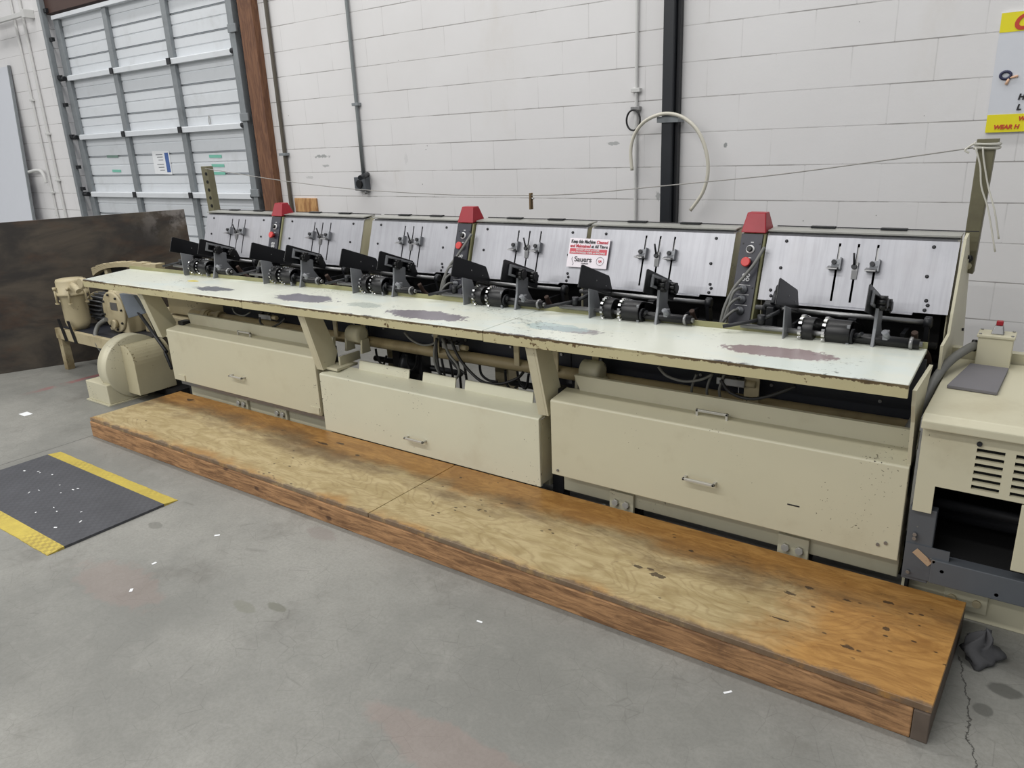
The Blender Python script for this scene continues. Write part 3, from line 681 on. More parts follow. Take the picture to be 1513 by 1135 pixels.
# ================================================================ machine base
t = thing('machine_chassis', 'cream base frame running along the floor under the cover cabinets', 'machine frame', (-2.5, 2.9, 0))
for a, c_, zb_ in ((-4.86, -3.40, .06), (-3.36, -1.84, .098), (-1.76, -.31, .098)):
    MB().box(a, c_, 2.79, 2.88, zb_, .225).build('beam', 'cream_paint', t, bevel=.004)
MB().box(-4.86, -.31, 2.90, 3.05, .05, .12).build('under_tray', 'black_void', t)
for X0 in (-4.25, -3.85, -1.445, -.685):
    p_ = MB().box(X0-.06, X0+.06, 2.772, 2.79, .03, .165).build('foot_plate', 'cream_paint', t, bevel=.003)
    for dx in (-.027, .027):
        MB().cyl((X0+dx, 2.772, .115), (X0+dx, 2.757, .115), .016, 6).build('bolt', 'handle_steel', p_)
    MB().box(X0-.05, X0+.05, 2.79, 2.9, 0, .05).build('foot', 'dark_casting', t)
MB().lathe([(.02, 0), (.02, .012), (.008, .02), (.008, .10)], (-1.52, 2.745, 0), 'z', 14).build('levelling_foot', 'dull_steel', t)
for X0 in (-4.87, -3.38, -1.80):
    MB().box(X0-.03, X0+.03, 2.80, 2.86, 0, .6).build('upright', 'dark_casting', t, bevel=.003)
for X0 in (-4.5, -3.5, -2.6, -1.7, -.6):
    MB().box(X0-.05, X0+.05, 3.45, 3.55, 0, .72).build('rear_leg', 'cream_dirty', t, bevel=.004)
MB().box(-5.1, -.31, 3.40, 3.60, .60, .70).build('rear_beam', 'black_rail', t)
MB().box(-5.1, -.31, 3.00, 3.06, .12, .16).build('floor_rail', 'black_void', t)

# ================================================================ cover cabinets
def bar_handle(parent, x, y, z, L, out=(0, -1, 0), d=.028, name='handle'):
    o_ = Vector(out); b = MB(); p = Vector((x, y, z))
    up = Vector((0, 0, 1)) if abs(out[2]) < .5 else Vector((0, 1, 0))
    q = [p+Vector((-L/2, 0, 0)), p+Vector((-L/2, 0, 0))+o_*d, p+Vector((L/2, 0, 0))+o_*d, p+Vector((L/2, 0, 0))]
    def bx(a, b_, t_=.0055):
        mn = [min(a[i], b_[i])-t_ for i in range(3)]; mx = [max(a[i], b_[i])+t_ for i in range(3)]
        b.box(mn[0], mx[0], mn[1], mx[1], mn[2], mx[2])
    bx(q[0], q[1]); bx(q[1], q[2]); bx(q[3], q[2])
    return b.build(name, 'handle_steel', parent, bevel=.002)

def cabinet(label, X0, X1, y0, z0, z1, y1, lip, handle, tophandle=None, mt='cream_paint'):
    t = thing('cover_cabinet', label, 'cabinet', ((X0+X1)/2, y0+.05, z0))
    b = MB(); b.prism([(y0, z0), (y0+.018, z0), (y0+.018, z1-.012), (y1, z1+.004), (y1, z1+.018), (y0+.006, z1), (y0, z1-.006)], 'x', X0, X1)
    b.build('cover', mt, t, bevel=.003)
    for a in ((X0, X0+.003), (X1-.003, X1)):
        MB().prism([(y0+.019, z0+.01), (y1, z0+.01), (y1, z1), (y0+.019, z1-.015)], 'x', *a).build('end_panel', 'cream_paint', t)
    if lip == 'full':
        b = MB(); b.hexa([(X0+.08, y1-.012, z1+.012), (X1, y1-.012, z1+.012), (X1, y1+.01, z1+.012), (X0+.08, y1+.01, z1+.012),
                          (X0+.04, y1+.0, z1+.082), (X1, y1+.0, z1+.082), (X1, y1+.02, z1+.082), (X0+.04, y1+.02, z1+.082)])
        b.build('rear_lip', 'cream_paint', t)
    else:
        for a, c_ in lip:
            MB().hexa([(a, y1-.012, z1+.008), (c_, y1-.012, z1+.008), (c_, y1-.004, z1+.008), (a, y1-.004, z1+.008),
                       (a, y1+.002, z1+.066), (c_, y1+.002, z1+.066), (c_, y1+.01, z1+.066), (a, y1+.01, z1+.066)]).build('rear_tab', mt, t)
    bar_handle(t, handle[0], y0, handle[1], .125)
    if tophandle: bar_handle(t, tophandle[0], tophandle[1], z1+.012, .125, (0, 0, 1), .022, 'top_handle')
    return t
c1 = cabinet('cream cover cabinet left of the three, lower edge above the platform', -4.90, -3.375, 2.705, .205, .563, 2.86, 'full', (-4.13, .34), (-4.17, 2.815))
c2 = cabinet('middle cream cover cabinet with three cut upright tabs along its back', -3.345, -1.835, 2.702, .127, .474, 2.84, ((-3.15, -2.765), (-2.665, -2.44), (-2.375, -1.955)), (-2.615, .218), None, 'cream_light')
c3 = cabinet('right-hand cream cover cabinet, widest and nearest, smudged lid', -1.768, -.306, 2.70, .214, .58, 2.845, 'full', (-1.047, .357), (-1.05, 2.80))
for X0, z in ((-1.735, .24), (-.375, .262), (-.35, .275)):
    MB().cyl((X0, 2.70, z), (X0, 2.695, z), .006, 10).build('screw', 'dull_steel', c3)
b = MB(); b.box(-.70, -.655, 2.6988, 2.7003, .335, .34); b.build('scratch', 'text_black', c3, label='short black mark')
for X0, z in ((-4.8, .23), (-3.42, .235)):
    MB().box(X0-.04, X0+.04, 2.698, 2.705, z-.02, z+.02).build('hinge_tab', 'cream_paint', c1)
b = MB(); b.box(-4.88, -3.39, 2.74, 2.765, .165, .19); b.build('rail', 'dull_steel', c1)

# ================================================================ worktop
t = thing('worktop', 'long cream worktop shelf with bare worn patches along the machine front', 'worktop', (-3, 2.8, .45))
def tz(x): return .904+(x+.327)*.00668
seg = [(-5.70, -3.832), (-3.828, -2.056), (-2.052, -.327)]
def yb(x): return 3.074+(x+.34)*.0062
for a, c_ in seg:
    a2 = a-.16 if a == -5.70 else a-.0; c2_ = c_-.015 if c_ == -.327 else c_
    sh = -.02 if a != -5.70 else 0
    if a == -5.70: vsb = [(a, 2.6), (c_, 2.6), (c_-.0, yb(c_)), (a-.16, yb(a))]
    else: vsb = [(a, 2.6), (c_, 2.6), (c2_, yb(c2_)), (a, yb(a))]
    b = MB(); lo = [(x, y, tz(x)-.014) for x, y in vsb]; hi = [(x, y, tz(x)) for x, y in vsb]
    b.hexa(lo+hi); p_ = b.build('top_panel', 'worktop_enamel', t, bevel=.003)
    b = MB(); b.hexa([(a, 2.598, tz(a)-.052), (c_, 2.598, tz(c_)-.048), (c_, 2.612, tz(c_)-.048), (a, 2.612, tz(a)-.052),
                      (a, 2.598, tz(a)-.004), (c_, 2.598, tz(c_)-.004), (c_, 2.612, tz(c_)-.004), (a, 2.612, tz(a)-.004)])
    b.build('front_edge', 'worktop_front_enamel', p_)
    ab, cb_ = vsb[3][0], vsb[2][0]
    b = MB(); b.hexa([(ab, yb(ab)-.003, tz(ab)-.02), (cb_, yb(cb_)-.003, tz(cb_)-.02), (cb_, yb(cb_)+.004, tz(cb_)-.02), (ab, yb(ab)+.004, tz(ab)-.02),
                      (ab, yb(ab)-.003, tz(ab)+.024), (cb_, yb(cb_)-.003, tz(cb_)+.024), (cb_, yb(cb_)+.004, tz(cb_)+.024), (ab, yb(ab)+.004, tz(ab)+.024)])
    b.build('rear_lip', 'olive_lip', p_)
for X0 in (-4.99, -3.33, -1.80):
    zt_ = tz(X0)-.016
    poly = [(2.615, zt_), (2.725, zt_), (2.835, .575), (2.80, .50), (2.715, .49)]
    b = MB(); b.prism(poly, 'x', X0, X0+.012); b.prism([(2.615, zt_), (2.632, zt_), (2.732, .50), (2.715, .49)], 'x', X0-.045, X0)
    b.prism([(2.710, zt_), (2.725, zt_), (2.835, .575), (2.82, .57)], 'x', X0-.045, X0)
    b.build('support_arm', 'cream_paint', t, bevel=.002)
    b = MB(); b.box(X0-.03, X0+.10, 2.74, 2.90, .49, .505); b.box(X0+.05, X0+.062, 2.80, 2.96, .505, .555)
    b.build('arm_bracket', 'cream_paint', t, bevel=.002)
MB().prism([(2.625, .878), (2.98, .872), (2.90, .82), (2.85, .74), (2.775, .45), (2.74, .44), (2.735, .5), (2.68, .75), (2.64, .82)], 'x', -.318, -.306).build('support_arm', 'cream_paint', t)
MB().cyl((-5.80, 2.66, .83), (-5.80, 2.62, .83), .035, 18).build('end_eye', 'cream_dirty', t)

# ================================================================ tube, rail and hoses under the worktop
t = thing('air_manifold', 'long tan air pipe running under the worktop with clamps', 'pipe', (-2.6, 3.0, .6))
MB().tube(smoothpath([(-5.12, 3.10, .44), (-5.10, 3.05, .56), (-5.02, 3.01, .60), (-4.9, 3.0, .605)])+[(-4.8, 3.0, .605)], .036, 16).build('elbow', 'tan_pipe', t)
MB().cyl((-4.85, 3.0, .605), (-.33, 3.0, .612), .031, 18).build('pipe', 'tan_pipe', t)
for X0 in (-4.88, -4.72): MB().cyl((X0, 3.0, .605), (X0+.05, 3.0, .605), .042, 18).build('collar', 'cream_dirty', t)
for X0 in (-3.30, -1.73):
    MB().lathe([(.028, 0), (.05, .005), (.052, .09), (.046, .10), (.03, .105)], (X0, 2.93, .665), 'x', 24).build('bearing_cap', 'cream_paint', t)
    b = MB(); b.prism([(2.90, .56), (2.97, .56), (2.96, .64), (2.91, .64)], 'x', X0-.03, X0-.015); b.prism([(2.90, .56), (2.97, .56), (2.96, .64), (2.91, .64)], 'x', X0+.10, X0+.115)
    b.build('clevis', 'cream_paint', t)
t = thing('mounting_rail', 'black mounting rail under the worktop carrying cream brackets', 'rail', (-2.6, 3.0, .65))
for a, c_ in ((-4.70, -3.84), (-3.835, -3.26), (-3.255, -2.62), (-2.615, -2.12), (-2.115, -1.86), (-1.855, -1.03), (-1.025, -.335)):
    MB().box(a, c_, 3.035, 3.05, .600, .872).build('plate', 'black_rail', t, bevel=.002)
    for q in (.2, .8):
        x = a+(c_-a)*q; MB().cyl((x, 3.035, .69), (x, 3.028, .69), .007, 10).build('bolt', 'dull_steel', t)
for X0 in (-3.46, -3.22, -2.66, -2.13, -1.90, -1.68, -.96, -.93):
    MB().box(X0-.016, X0+.016, 2.955, 2.965, .62, .865).build('bracket', 'cream_dirty', t, bevel=.002)
def hose(pix, Y, r, mat, label):
    if isinstance(Y, (int, float)): Y = [Y]*len(pix)
    pts = [at(p[0], p[1], y_) for p, y_ in zip(pix, Y)]
    return tag(MB().tube(smoothpath(pts, 6), r, 8).build('hose', mat), label, 'hose')
g = 'hoses hanging under the middle of the worktop'
def hz(pix, Y, r=.007, mat='rubber_hose_black', label='black rubber hose looping down in the bundle over the middle cabinet', grp=g):
    o_ = hose(pix, Y, r, mat, label)
    if grp: o_['group'] = grp
    return o_
c_ = lambda a, b_: (460+a/3.7825, 460+b_/3.7825)
hz([c_(520, 118), c_(560, 160), c_(620, 188), c_(680, 182), c_(710, 150)], 2.90, .006, 'rubber_hose_grey', 'grey hose drooping left of the hose bundle under the worktop', None)
hz([c_(712, 140), c_(690, 200), c_(690, 280), c_(720, 350), c_(790, 382), c_(825, 350), c_(815, 300), c_(770, 240), c_(730, 150)], 2.89, .007, 'rubber_hose_grey', 'grey looped hose in the bundle above the middle cabinet', None)
hz([c_(700, 150), c_(700, 230), c_(715, 330), c_(742, 385)], 2.87)
hz([c_(745, 150), c_(760, 230), c_(800, 300), c_(860, 350)], 2.90)
hz([c_(780, 160), c_(820, 250), c_(880, 330), c_(960, 395), c_(1060, 405), c_(1150, 375), c_(1185, 340)], [2.88, 2.88, 2.88, 2.87, 2.87, 2.9, 2.94], .0075, 'rubber_hose_black', 'longest black hose swinging right over the middle cabinet', None)
for k, (a, b1) in enumerate([(715, 170), (760, 175), (800, 170), (835, 190)]):
    hz([c_(a, b1), c_(a+12, 260), c_(a+30, 360), c_(a+40, 470)], 3.02)
hz([c_(1085, 330), c_(1090, 400), c_(1120, 440), c_(1150, 420)], 3.1)
hz([c_(940, 290), c_(950, 350), c_(990, 385), c_(1040, 395)], 3.1)
hz([c_(1150, 330), c_(1165, 400), c_(1200, 430), c_(1215, 350)], 3.1)
hz([c_(590, 245), c_(585, 300), c_(560, 330), c_(540, 300), c_(530, 240)], 3.1)
hz([c_(360, 210), c_(370, 260), c_(400, 300), c_(420, 250)], 3.12)
c3_ = lambda a, b_: (780+a/2.44, 500+b_/2.44)
hz([c3_(470, 102), c3_(500, 135), c3_(560, 155), c3_(620, 150), c3_(665, 130)], 2.90, .006, 'rubber_hose_grey', 'thin grey hose sagging above the right-hand cabinet', None)
hz([c3_(695, 150), c3_(730, 195), c3_(800, 218), c3_(880, 205), c3_(965, 172)], 2.86, .007, 'rubber_hose_black', 'black cable sagging under the worktop over the right-hand cabinet', None)
for a in (600, 655, 700):
    hz([c3_(a+8, 130), c3_(a-4, 160), c3_(a-10, 190), c3_(a-6, 222)], 2.92, .006, 'rubber_hose_grey', 'short grey hose dropping behind the lid of the right-hand cabinet', 'short hoses behind the right-hand cabinet')
c1_ = lambda a, b_: (160+a/4.203, 400+b_/4.203)
hz([c1_(770, 230), c1_(790, 265), c1_(840, 280), c1_(880, 260)], 2.92, .005, 'rubber_hose_grey', 'pale thin hose loop under the worktop over the left cabinet', None)
hz([c1_(940, 290), c1_(950, 330), c1_(1000, 355), c1_(1060, 330), c1_(1100, 295)], 2.88, .007, 'rubber_hose_black', 'black hose loop under the worktop above the left cabinet handle', None)
# valve blocks
for label, p, Y in (('small grey valve block among the hoses above the right-hand cabinet', c3_(735, 155), 2.95), ('small grey valve block above the left cover cabinet', c1_(985, 285), 2.93), ('small pale valve block in the hose bundle above the middle cabinet', c_(790, 195), 2.96)):
    q = at(*p, Y); tv = thing('valve_block', label, 'valve', q)
    MB().box(q.x-.06, q.x+.06, q.y-.02, q.y+.02, q.z-.016, q.z+.016).build('body', 'dull_steel', tv, bevel=.003)
    for s_ in (-.04, .03): MB().cyl((q.x+s_, q.y, q.z+.016), (q.x+s_, q.y, q.z+.03), .01, 10).build('fitting', 'dark_casting', tv)
    MB().cyl((q.x+.06, q.y-.0, q.z), (q.x+.10, q.y, q.z), .014, 12).build('solenoid', 'cream_dirty', tv)
# drive shafts hanging below (dark linkages)
g2_ = 'dark drive gear units below the air pipe'
gp = None
for X0 in (-4.3, -3.05, -2.0, -1.2):
    if gp is None:
        gp = thing('gear_unit', 'dark gear unit hung below the tan air pipe', 'gearbox', (0, 3.2, .4), g2_)
        MB().lathe([(.03, -.05), (.11, -.045), (.12, -.03), (.12, .0), (.05, .01), (.05, .06)], (0, 3.2, .43), 'x', 24).build('gear', 'dark_casting', gp)
        MB().box(-.12, -.06, 3.12, 3.26, .30, .58).build('casting', 'dark_casting', gp, bevel=.008)
        MB().cyl((-.35, 3.2, .43), (.35, 3.2, .43), .018, 12).build('shaft', 'dark_casting', gp)
        MB().box(.09, .12, 3.12, 3.20, .28, .62).build('lever', 'dark_casting', gp, bevel=.004)
        o_ = gp
    else: o_ = copy_tree(gp)
    o_.location.x = X0

# ================================================================ feeders
O0 = Vector((0, 3.31, .985)); vdir = Vector((0, .3162, .9487)); ndir = Vector((0, -.9487, .3162))
TF = Matrix(((1, 0, 0, 0), (0, ndir.y, vdir.y, O0.y), (0, ndir.z, vdir.z, O0.z), (0, 0, 0, 1)))   # (x, u outward, w up the sheet)
def TM():
    b = MB(); b.T = TF; return b
WF = .742
fd = thing('feeder_station', 'x', 'machine feeder', (0, 3.4, .7), 'steel-fronted feeder stations along the top of the machine')
slots = [(.306, .02, .262), (.380, .02, .262), (.454, .02, .262)]
xs = [0, .302, .311, .376, .385, .450, .459, WF]
b = TM()
for i in range(7):
    a, c = xs[i], xs[i+1]
    if i in (1, 3, 5):
        b.box(a, c, -.004, 0, 0, .018); b.box(a, c, -.004, 0, .262, .285)
    else: b.box(a, c, -.004, 0, 0 if 0 < i < 6 else 0, .285)
sheet = b.build('front_sheet', 'brushed_steel', fd)
TM().prism([(-.004, .285), (0, .2845), (-.01, .298), (-.05, .312), (-.052, .307), (-.014, .295)], 'x', 0, WF).build('folded_top', 'brushed_steel', sheet)
TM().prism([(.0, 0), (.012, -.008), (.012, -.012), (-.004, -.004)], 'x', .14, .62).build('folded_foot', 'brushed_steel', sheet)
for x, w_ in ((.085, .262), (.078, .145), (.655, .262), (.648, .145), (.05, .045), (.056, .020), (.66, .05), (.668, .032), (.66, .012)):
    TM().lathe([(.0075, 0), (.0065, .004), (.004, .0055)], (x, .0, w_), 'y', 12).build('screw', 'dark_casting', sheet)
# slide strips behind the slots, above the clamps
for (x, _, _) in slots:
    TM().box(x-.012, x+.012, -.012, -.008, .16, .25).build('slide_strip', 'dull_steel', fd)
# clamps
for x in (slots[0][0], slots[2][0]):
    b = TM(); b.prism([(.0, .155), (.022, .155), (.026, .172), (.018, .192), (.0, .195)], 'x', x-.016, x+.016)
    cl = b.build('gauge_clamp', 'grey_casting', fd, bevel=.002)
    TM().prism([(0, .150), (.045, .146), (.045, .150), (.01, .165), (0, .165)], 'x', x-.030, x+.012).build('jaw', 'dull_steel', cl)
    b = MB(); b.T = TF; b.cyl((x-.006, .02, .178), (x-.006, .034, .178), .010, 10); b.build('thumb_screw', 'dark_casting', cl)
    TM().box(x+.014, x+.02, .0, .024, .150, .20).build('side_plate', 'grey_casting', cl)
x = slots[1][0]
sl = TM().prism([(0, .115), (.004, .115), (.010, .15), (.012, .185), (0, .185)], 'x', x-.010, x+.012).build('centre_gauge', 'dull_steel', fd)
b = TM(); b.cyl((x-.002, .012, .165), (x-.004, .045, .215), .0045, 8); b.cyl((x-.002, .0, .165), (x-.002, .02, .165), .011, 10); b.build('lever', 'dark_casting', sl)
# hood behind the sheet
b = MB(); b.prism([(3.40, 1.272), (3.50, 1.277), (3.50, 1.283), (3.40, 1.278)], 'x', .0, WF)
b.build('hood_lid', 'lid_steel', fd)
for a in (.16, .44):
    MB().box(a, a+.10, 3.475, 3.505, 1.284, 1.291).build('hinge', 'dark_casting', fd)
MB().box(0.01, WF+.05, 3.497, 3.503, 1.284, 1.2875).build('lid_seam', 'text_black', fd)
for a in ((.004, .008), (WF-.008, WF-.004)):
    MB().prism([(3.315, .985), (3.405, 1.26), (3.50, 1.275), (3.52, .70), (3.34, .70), (3.345, .985)], 'x', *a).build('side_panel', 'cream_paint', fd)
MB().box(.009, WF-.009, 3.50, 3.505, .70, 1.27).build('rear_panel', 'black_void', fd)
MB().box(.009, WF-.009, 3.36, 3.50, .695, .70).build('floor_plate', 'black_void', fd)
MB().prism([(3.39, 1.0), (3.398, 1.0), (3.43, .82), (3.42, .82)], 'x', .03, WF-.03).build('inner_baffle', 'black_void', fd)
# rod
rod = MB().cyl((.012, 3.255, .962), (.69, 3.255, .962), .0105, 14).build('guide_rod', 'dull_steel', fd)
for a in (.045, .67):
    MB().lathe([(.016, 0), (.024, .004), (.024, .026), (.016, .03)], (a, 3.255, .962), 'x', 14).build('rod_block', 'dark_casting', rod)
    MB().prism([(3.235, .95), (3.275, .95), (3.33, .72), (3.29, .72)], 'x', a+.006, a+.022).build('rod_bracket', 'dark_casting', rod)
# guide plates
plate = [(.38, -.055), (.377, .045), (.366, .05), (.105, .042), (.095, .035), (.027, -.044)]
plateL = TM().prism(plate, 'x', .188, .193).build('side_guide', 'black_plate', fd, bevel=.0015)
for u, w_ in ((.22, .0), (.12, -.01)): TM().lathe([(.004, 0), (.003, .002)], (.193, u, w_), 'x', 8).build('rivet', 'dull_steel', plateL)
b = TM(); b.cyl((.165, .30, .01), (.188, .30, .01), .022, 14); b.build('rear_knob', 'black_plastic', plateL)
b = MB(); b.prism([(3.00, 1.035), (3.08, 1.01), (3.12, .90), (3.02, .86), (3.00, .88)], 'x', .205, .211); b.build('guide_arm', 'grey_casting', fd, bevel=.0015)
plateR = TM().prism(plate, 'x', .512, .517).build('side_guide', 'black_plate', fd, bevel=.0015)
b = TM()   # slotted carrier frame on the right guide
b.box(.518, .528, .10, .33, .022, .034); b.box(.518, .528, .10, .33, -.022, -.012); b.box(.518, .528, .315, .33, -.012, .022); b.box(.518, .528, .10, .112, -.012, .022); b.box(.518, .528, .205, .22, -.012, .022)
b.build('carrier_frame', 'grey_casting', plateR, bevel=.0015)
for u, w_ in ((.255, -.003), (.145, .0)):
    b = MB(); b.T = TF
    for k in range(7):
        a_ = 2*math.pi*k/7; b.cyl((.53, u+.020*math.cos(a_), w_+.020*math.sin(a_)), (.562, u+.020*math.cos(a_), w_+.020*math.sin(a_)), .0095, 8)
    b.cyl((.526, u, w_), (.566, u, w_), .020, 16); b.build('star_knob', 'black_plastic', plateR)
b = MB(); b.prism([(3.045, 1.06), (3.135, 1.035), (3.13, .97), (3.22, .85), (3.0, .85), (3.035, .97)], 'x', .529, .541)
b.build('guide_arm', 'grey_casting', fd, bevel=.002)
# lower shaft
sh_ = MB().cyl((.02, 3.05, .925), (.70, 3.05, .925), .010, 12).build('cross_shaft', 'dull_steel', fd)
MB().cyl((.355, 3.05, .925), (.69, 3.05, .925), .0185, 16).build('sleeve', 'black_plastic', sh_)
MB().lathe([(.019, 0), (.024, .003), (.024, .012), (.019, .014)], (.655, 3.05, .925), 'x', 14).build('collar', 'dull_steel', sh_)
MB().box(.565, .585, 3.03, 3.06, .93, .965).build('clamp_lug', 'grey_casting', sh_, bevel=.003)
b = MB(); b.cyl((.572, 3.02, .965), (.585, 3.05, .93), .011, 10); b.build('clamp_screw', 'grey_casting', sh_)
b = MB(); b.cyl((.47, 3.035, .93), (.50, 3.00, .955), .007, 8); b.cyl((.47, 3.035, .93), (.44, 3.07, .89), .007, 8); b.cyl((.445, 3.05, .925), (.463, 3.05, .925), .032, 14); b.build('clamp_lever', 'dark_casting', sh_)
# chain-rimmed drive loops
def chain_loop(x0, wd):
    r_ = .05; u0, u1 = .0, .20; c0 = Vector((3.06, .935)); dirn = Vector((.955, -.295))
    prof = []
    for k in range(9):
        a_ = math.pi/2+math.pi*k/8; q = Vector((math.cos(a_), math.sin(a_)))*r_; prof.append(c0+Vector((q.x*dirn.x-q.y*dirn.y, q.x*dirn.y+q.y*dirn.x)))
    for k in range(9):
        a_ = -math.pi/2+math.pi*k/8; q = Vector((math.cos(a_), math.sin(a_)))*r_; prof.append(c0+dirn*.19+Vector((q.x*dirn.x-q.y*dirn.y, q.x*dirn.y+q.y*dirn.x)))
    b = MB(); b.prism([tuple(p) for p in prof], 'x', x0+.012, x0+wd, True)
    o_ = b.build('drive_loop', 'black_plastic', fd, bevel=.002)
    pp = []
    N = len(prof); per = []
    for i in range(N):
        a_, b_ = prof[i], prof[(i+1) % N]; L = (b_-a_).length; m_ = max(1, round(L/.0155))
        for j in range(m_): per.append((a_+(b_-a_)*j/m_, (b_-a_).normalized()))
    cb_ = MB()
    for p, d_ in per[::1]:
        n__ = Vector((d_.y, -d_.x)); q = p+n__*.003
        h_ = .0036; e = d_*.0048; f_ = n__*.0042
        c4 = [q-e-f_, q+e-f_, q+e+f_, q-e+f_]
        cb_.prism([tuple(z_) for z_ in c4], 'x', x0, x0+.012)
    cb_.build('chain', 'chrome', o_)
    return o_
chain_loop(.262, .055); chain_loop(.352, .10)
MB().box(.44, .452, 3.02, 3.08, .88, .975).build('stop_bracket', 'grey_casting', fd, bevel=.002)
# long lever at the left of each station
b = MB(); b.cyl((.10, 3.06, .955), (-.04, 3.0, .925), .008, 10); b.cyl((.10, 3.06, .935), (.10, 3.06, .975), .016, 12); b.cyl((.10, 3.06, .955), (.165, 3.09, .99), .009, 10)
b.build('release_lever', 'dark_casting', fd)
b = MB(); b.box(.09, .12, 3.15, 3.22, .85, .99); b.cyl((.07, 3.2, .99), (.14, 3.2, .99), .02, 12); b.cyl((.11, 3.17, 1.0), (.11, 3.22, 1.045), .012, 10); b.build('rocker', 'dark_casting', fd, bevel=.003)
# inner works behind the loops
b = MB(); b.box(.20, .21, 3.15, 3.3, .72, .93); b.box(.60, .615, 3.2, 3.32, .72, .92); b.cyl((.03, 3.3, .86), (.72, 3.3, .86), .014, 12); b.cyl((.03, 3.22, .80), (.72, 3.22, .80), .018, 12)
b.box(.40, .43, 3.22, 3.3, .84, .955); b.build('inner_linkage', 'dark_casting', fd)
MB().box(.395, .435, 3.20, 3.205, .90, .95).build('feed_finger', 'chrome', fd)
MB().tube(smoothpath([(.66, 3.12, .95), (.665, 3.15, .90), (.70, 3.18, .86), (.71, 3.2, .82)]), .012, 8).build('chain_bundle', 'rust_chain', fd)
MB().box(.02, .72, 3.10, 3.32, .70, .72).build('station_deck', 'black_rail', fd)

FX = [(-5.27, .77), (-4.37, .78), (-3.515, .69), (-2.69, .72), (-1.945, .745), (-1.055, .741)]
FL = ['leftmost feeder station, clear of its neighbours, beside the leftmost red cap',
      'second feeder station from the left, just right of the leftmost red cap',
      'third feeder station from the left, just left of the middle red cap',
      'fourth feeder station from the left, just right of the middle red cap',
      'fifth feeder station from the left, carrying the right half of the cleaning notice',
      'rightmost feeder station, widest in view, right of the nearest red cap']
for i, ((x0, wd), lb) in enumerate(zip(FX, FL)):
    o_ = fd if i == 0 else copy_tree(fd)
    o_.location.x = x0; o_.scale.x = wd/WF; o_['label'] = lb

# machine notice across sheets four and five
t = thing('machine_notice', 'small white notice with red lettering stuck across two feeder sheets', 'sign', (-1.94, 3.36, 1.06))
A = Vector((-2.055, 3.331, 1.066)); exv = Vector((1, 0, 0)); eyv = vdir; nv = ndir
b = MB(); W_, H_ = .232, .148
q = [A, A+exv*W_, A+exv*W_+eyv*H_, A+eyv*H_]; b.hexa([p+nv*.0065 for p in q]+[p+nv*.0095 for p in q]); b.build('card', 'sticker_white', t)
q = [A+exv*.008+eyv*.068, A+exv*.224+eyv*.068, A+exv*.224+eyv*.096, A+exv*.008+eyv*.096]
b = MB(); b.hexa([p+nv*.0096 for p in q]+[p+nv*.0102 for p in q]); b.build('red_band', 'sticker_red', t)
def nt(s_, sz, m_, x, y, width, **k): text_mesh('lettering', s_, sz, m_, A+exv*x+eyv*y+nv*.0108, exv, eyv, t, width=width, **k)
nt('Keep this Machine', .024, 'text_black', .010, .124, .140, bold=.0006); nt('Cleaned', .022, 'text_red', .158, .124, .064, bold=.0005)
nt('and Maintained', .022, 'text_red', .008, .102, .118, bold=.0005); nt('at All Times', .022, 'text_black', .132, .102, .092, bold=.0006)
nt('DO NOT STACK or STORE', .012, 'white_ink', .045, .085, .135, bold=.0003); nt('UNAUTHORIZED ITEMS on MACHINE', .012, 'white_ink', .014, .072, .20, bold=.0003)
nt('Sauers', .036, 'text_black', .042, .030, .100, bold=.0004); nt('COMPANY', .008, 'text_black', .085, .018, .042); nt('QA', .016, 'text_red', .182, .032, .020, bold=.0003)
b = MB(); b.tube([A+exv*(.192+.021*math.cos(k*math.pi/8))+eyv*(.037+.021*math.sin(k*math.pi/8))+nv*.0105 for k in range(16)], .0007, 5, True); b.build('round_logo', 'text_black', t)
b = MB(); b.tube([A+exv*x_+eyv*y_+nv*.0105 for x_, y_ in ((.030, .052), (.027, .040), (.034, .028), (.040, .018), (.034, .010))], .0009, 5); b.build('flourish', 'text_black', t)

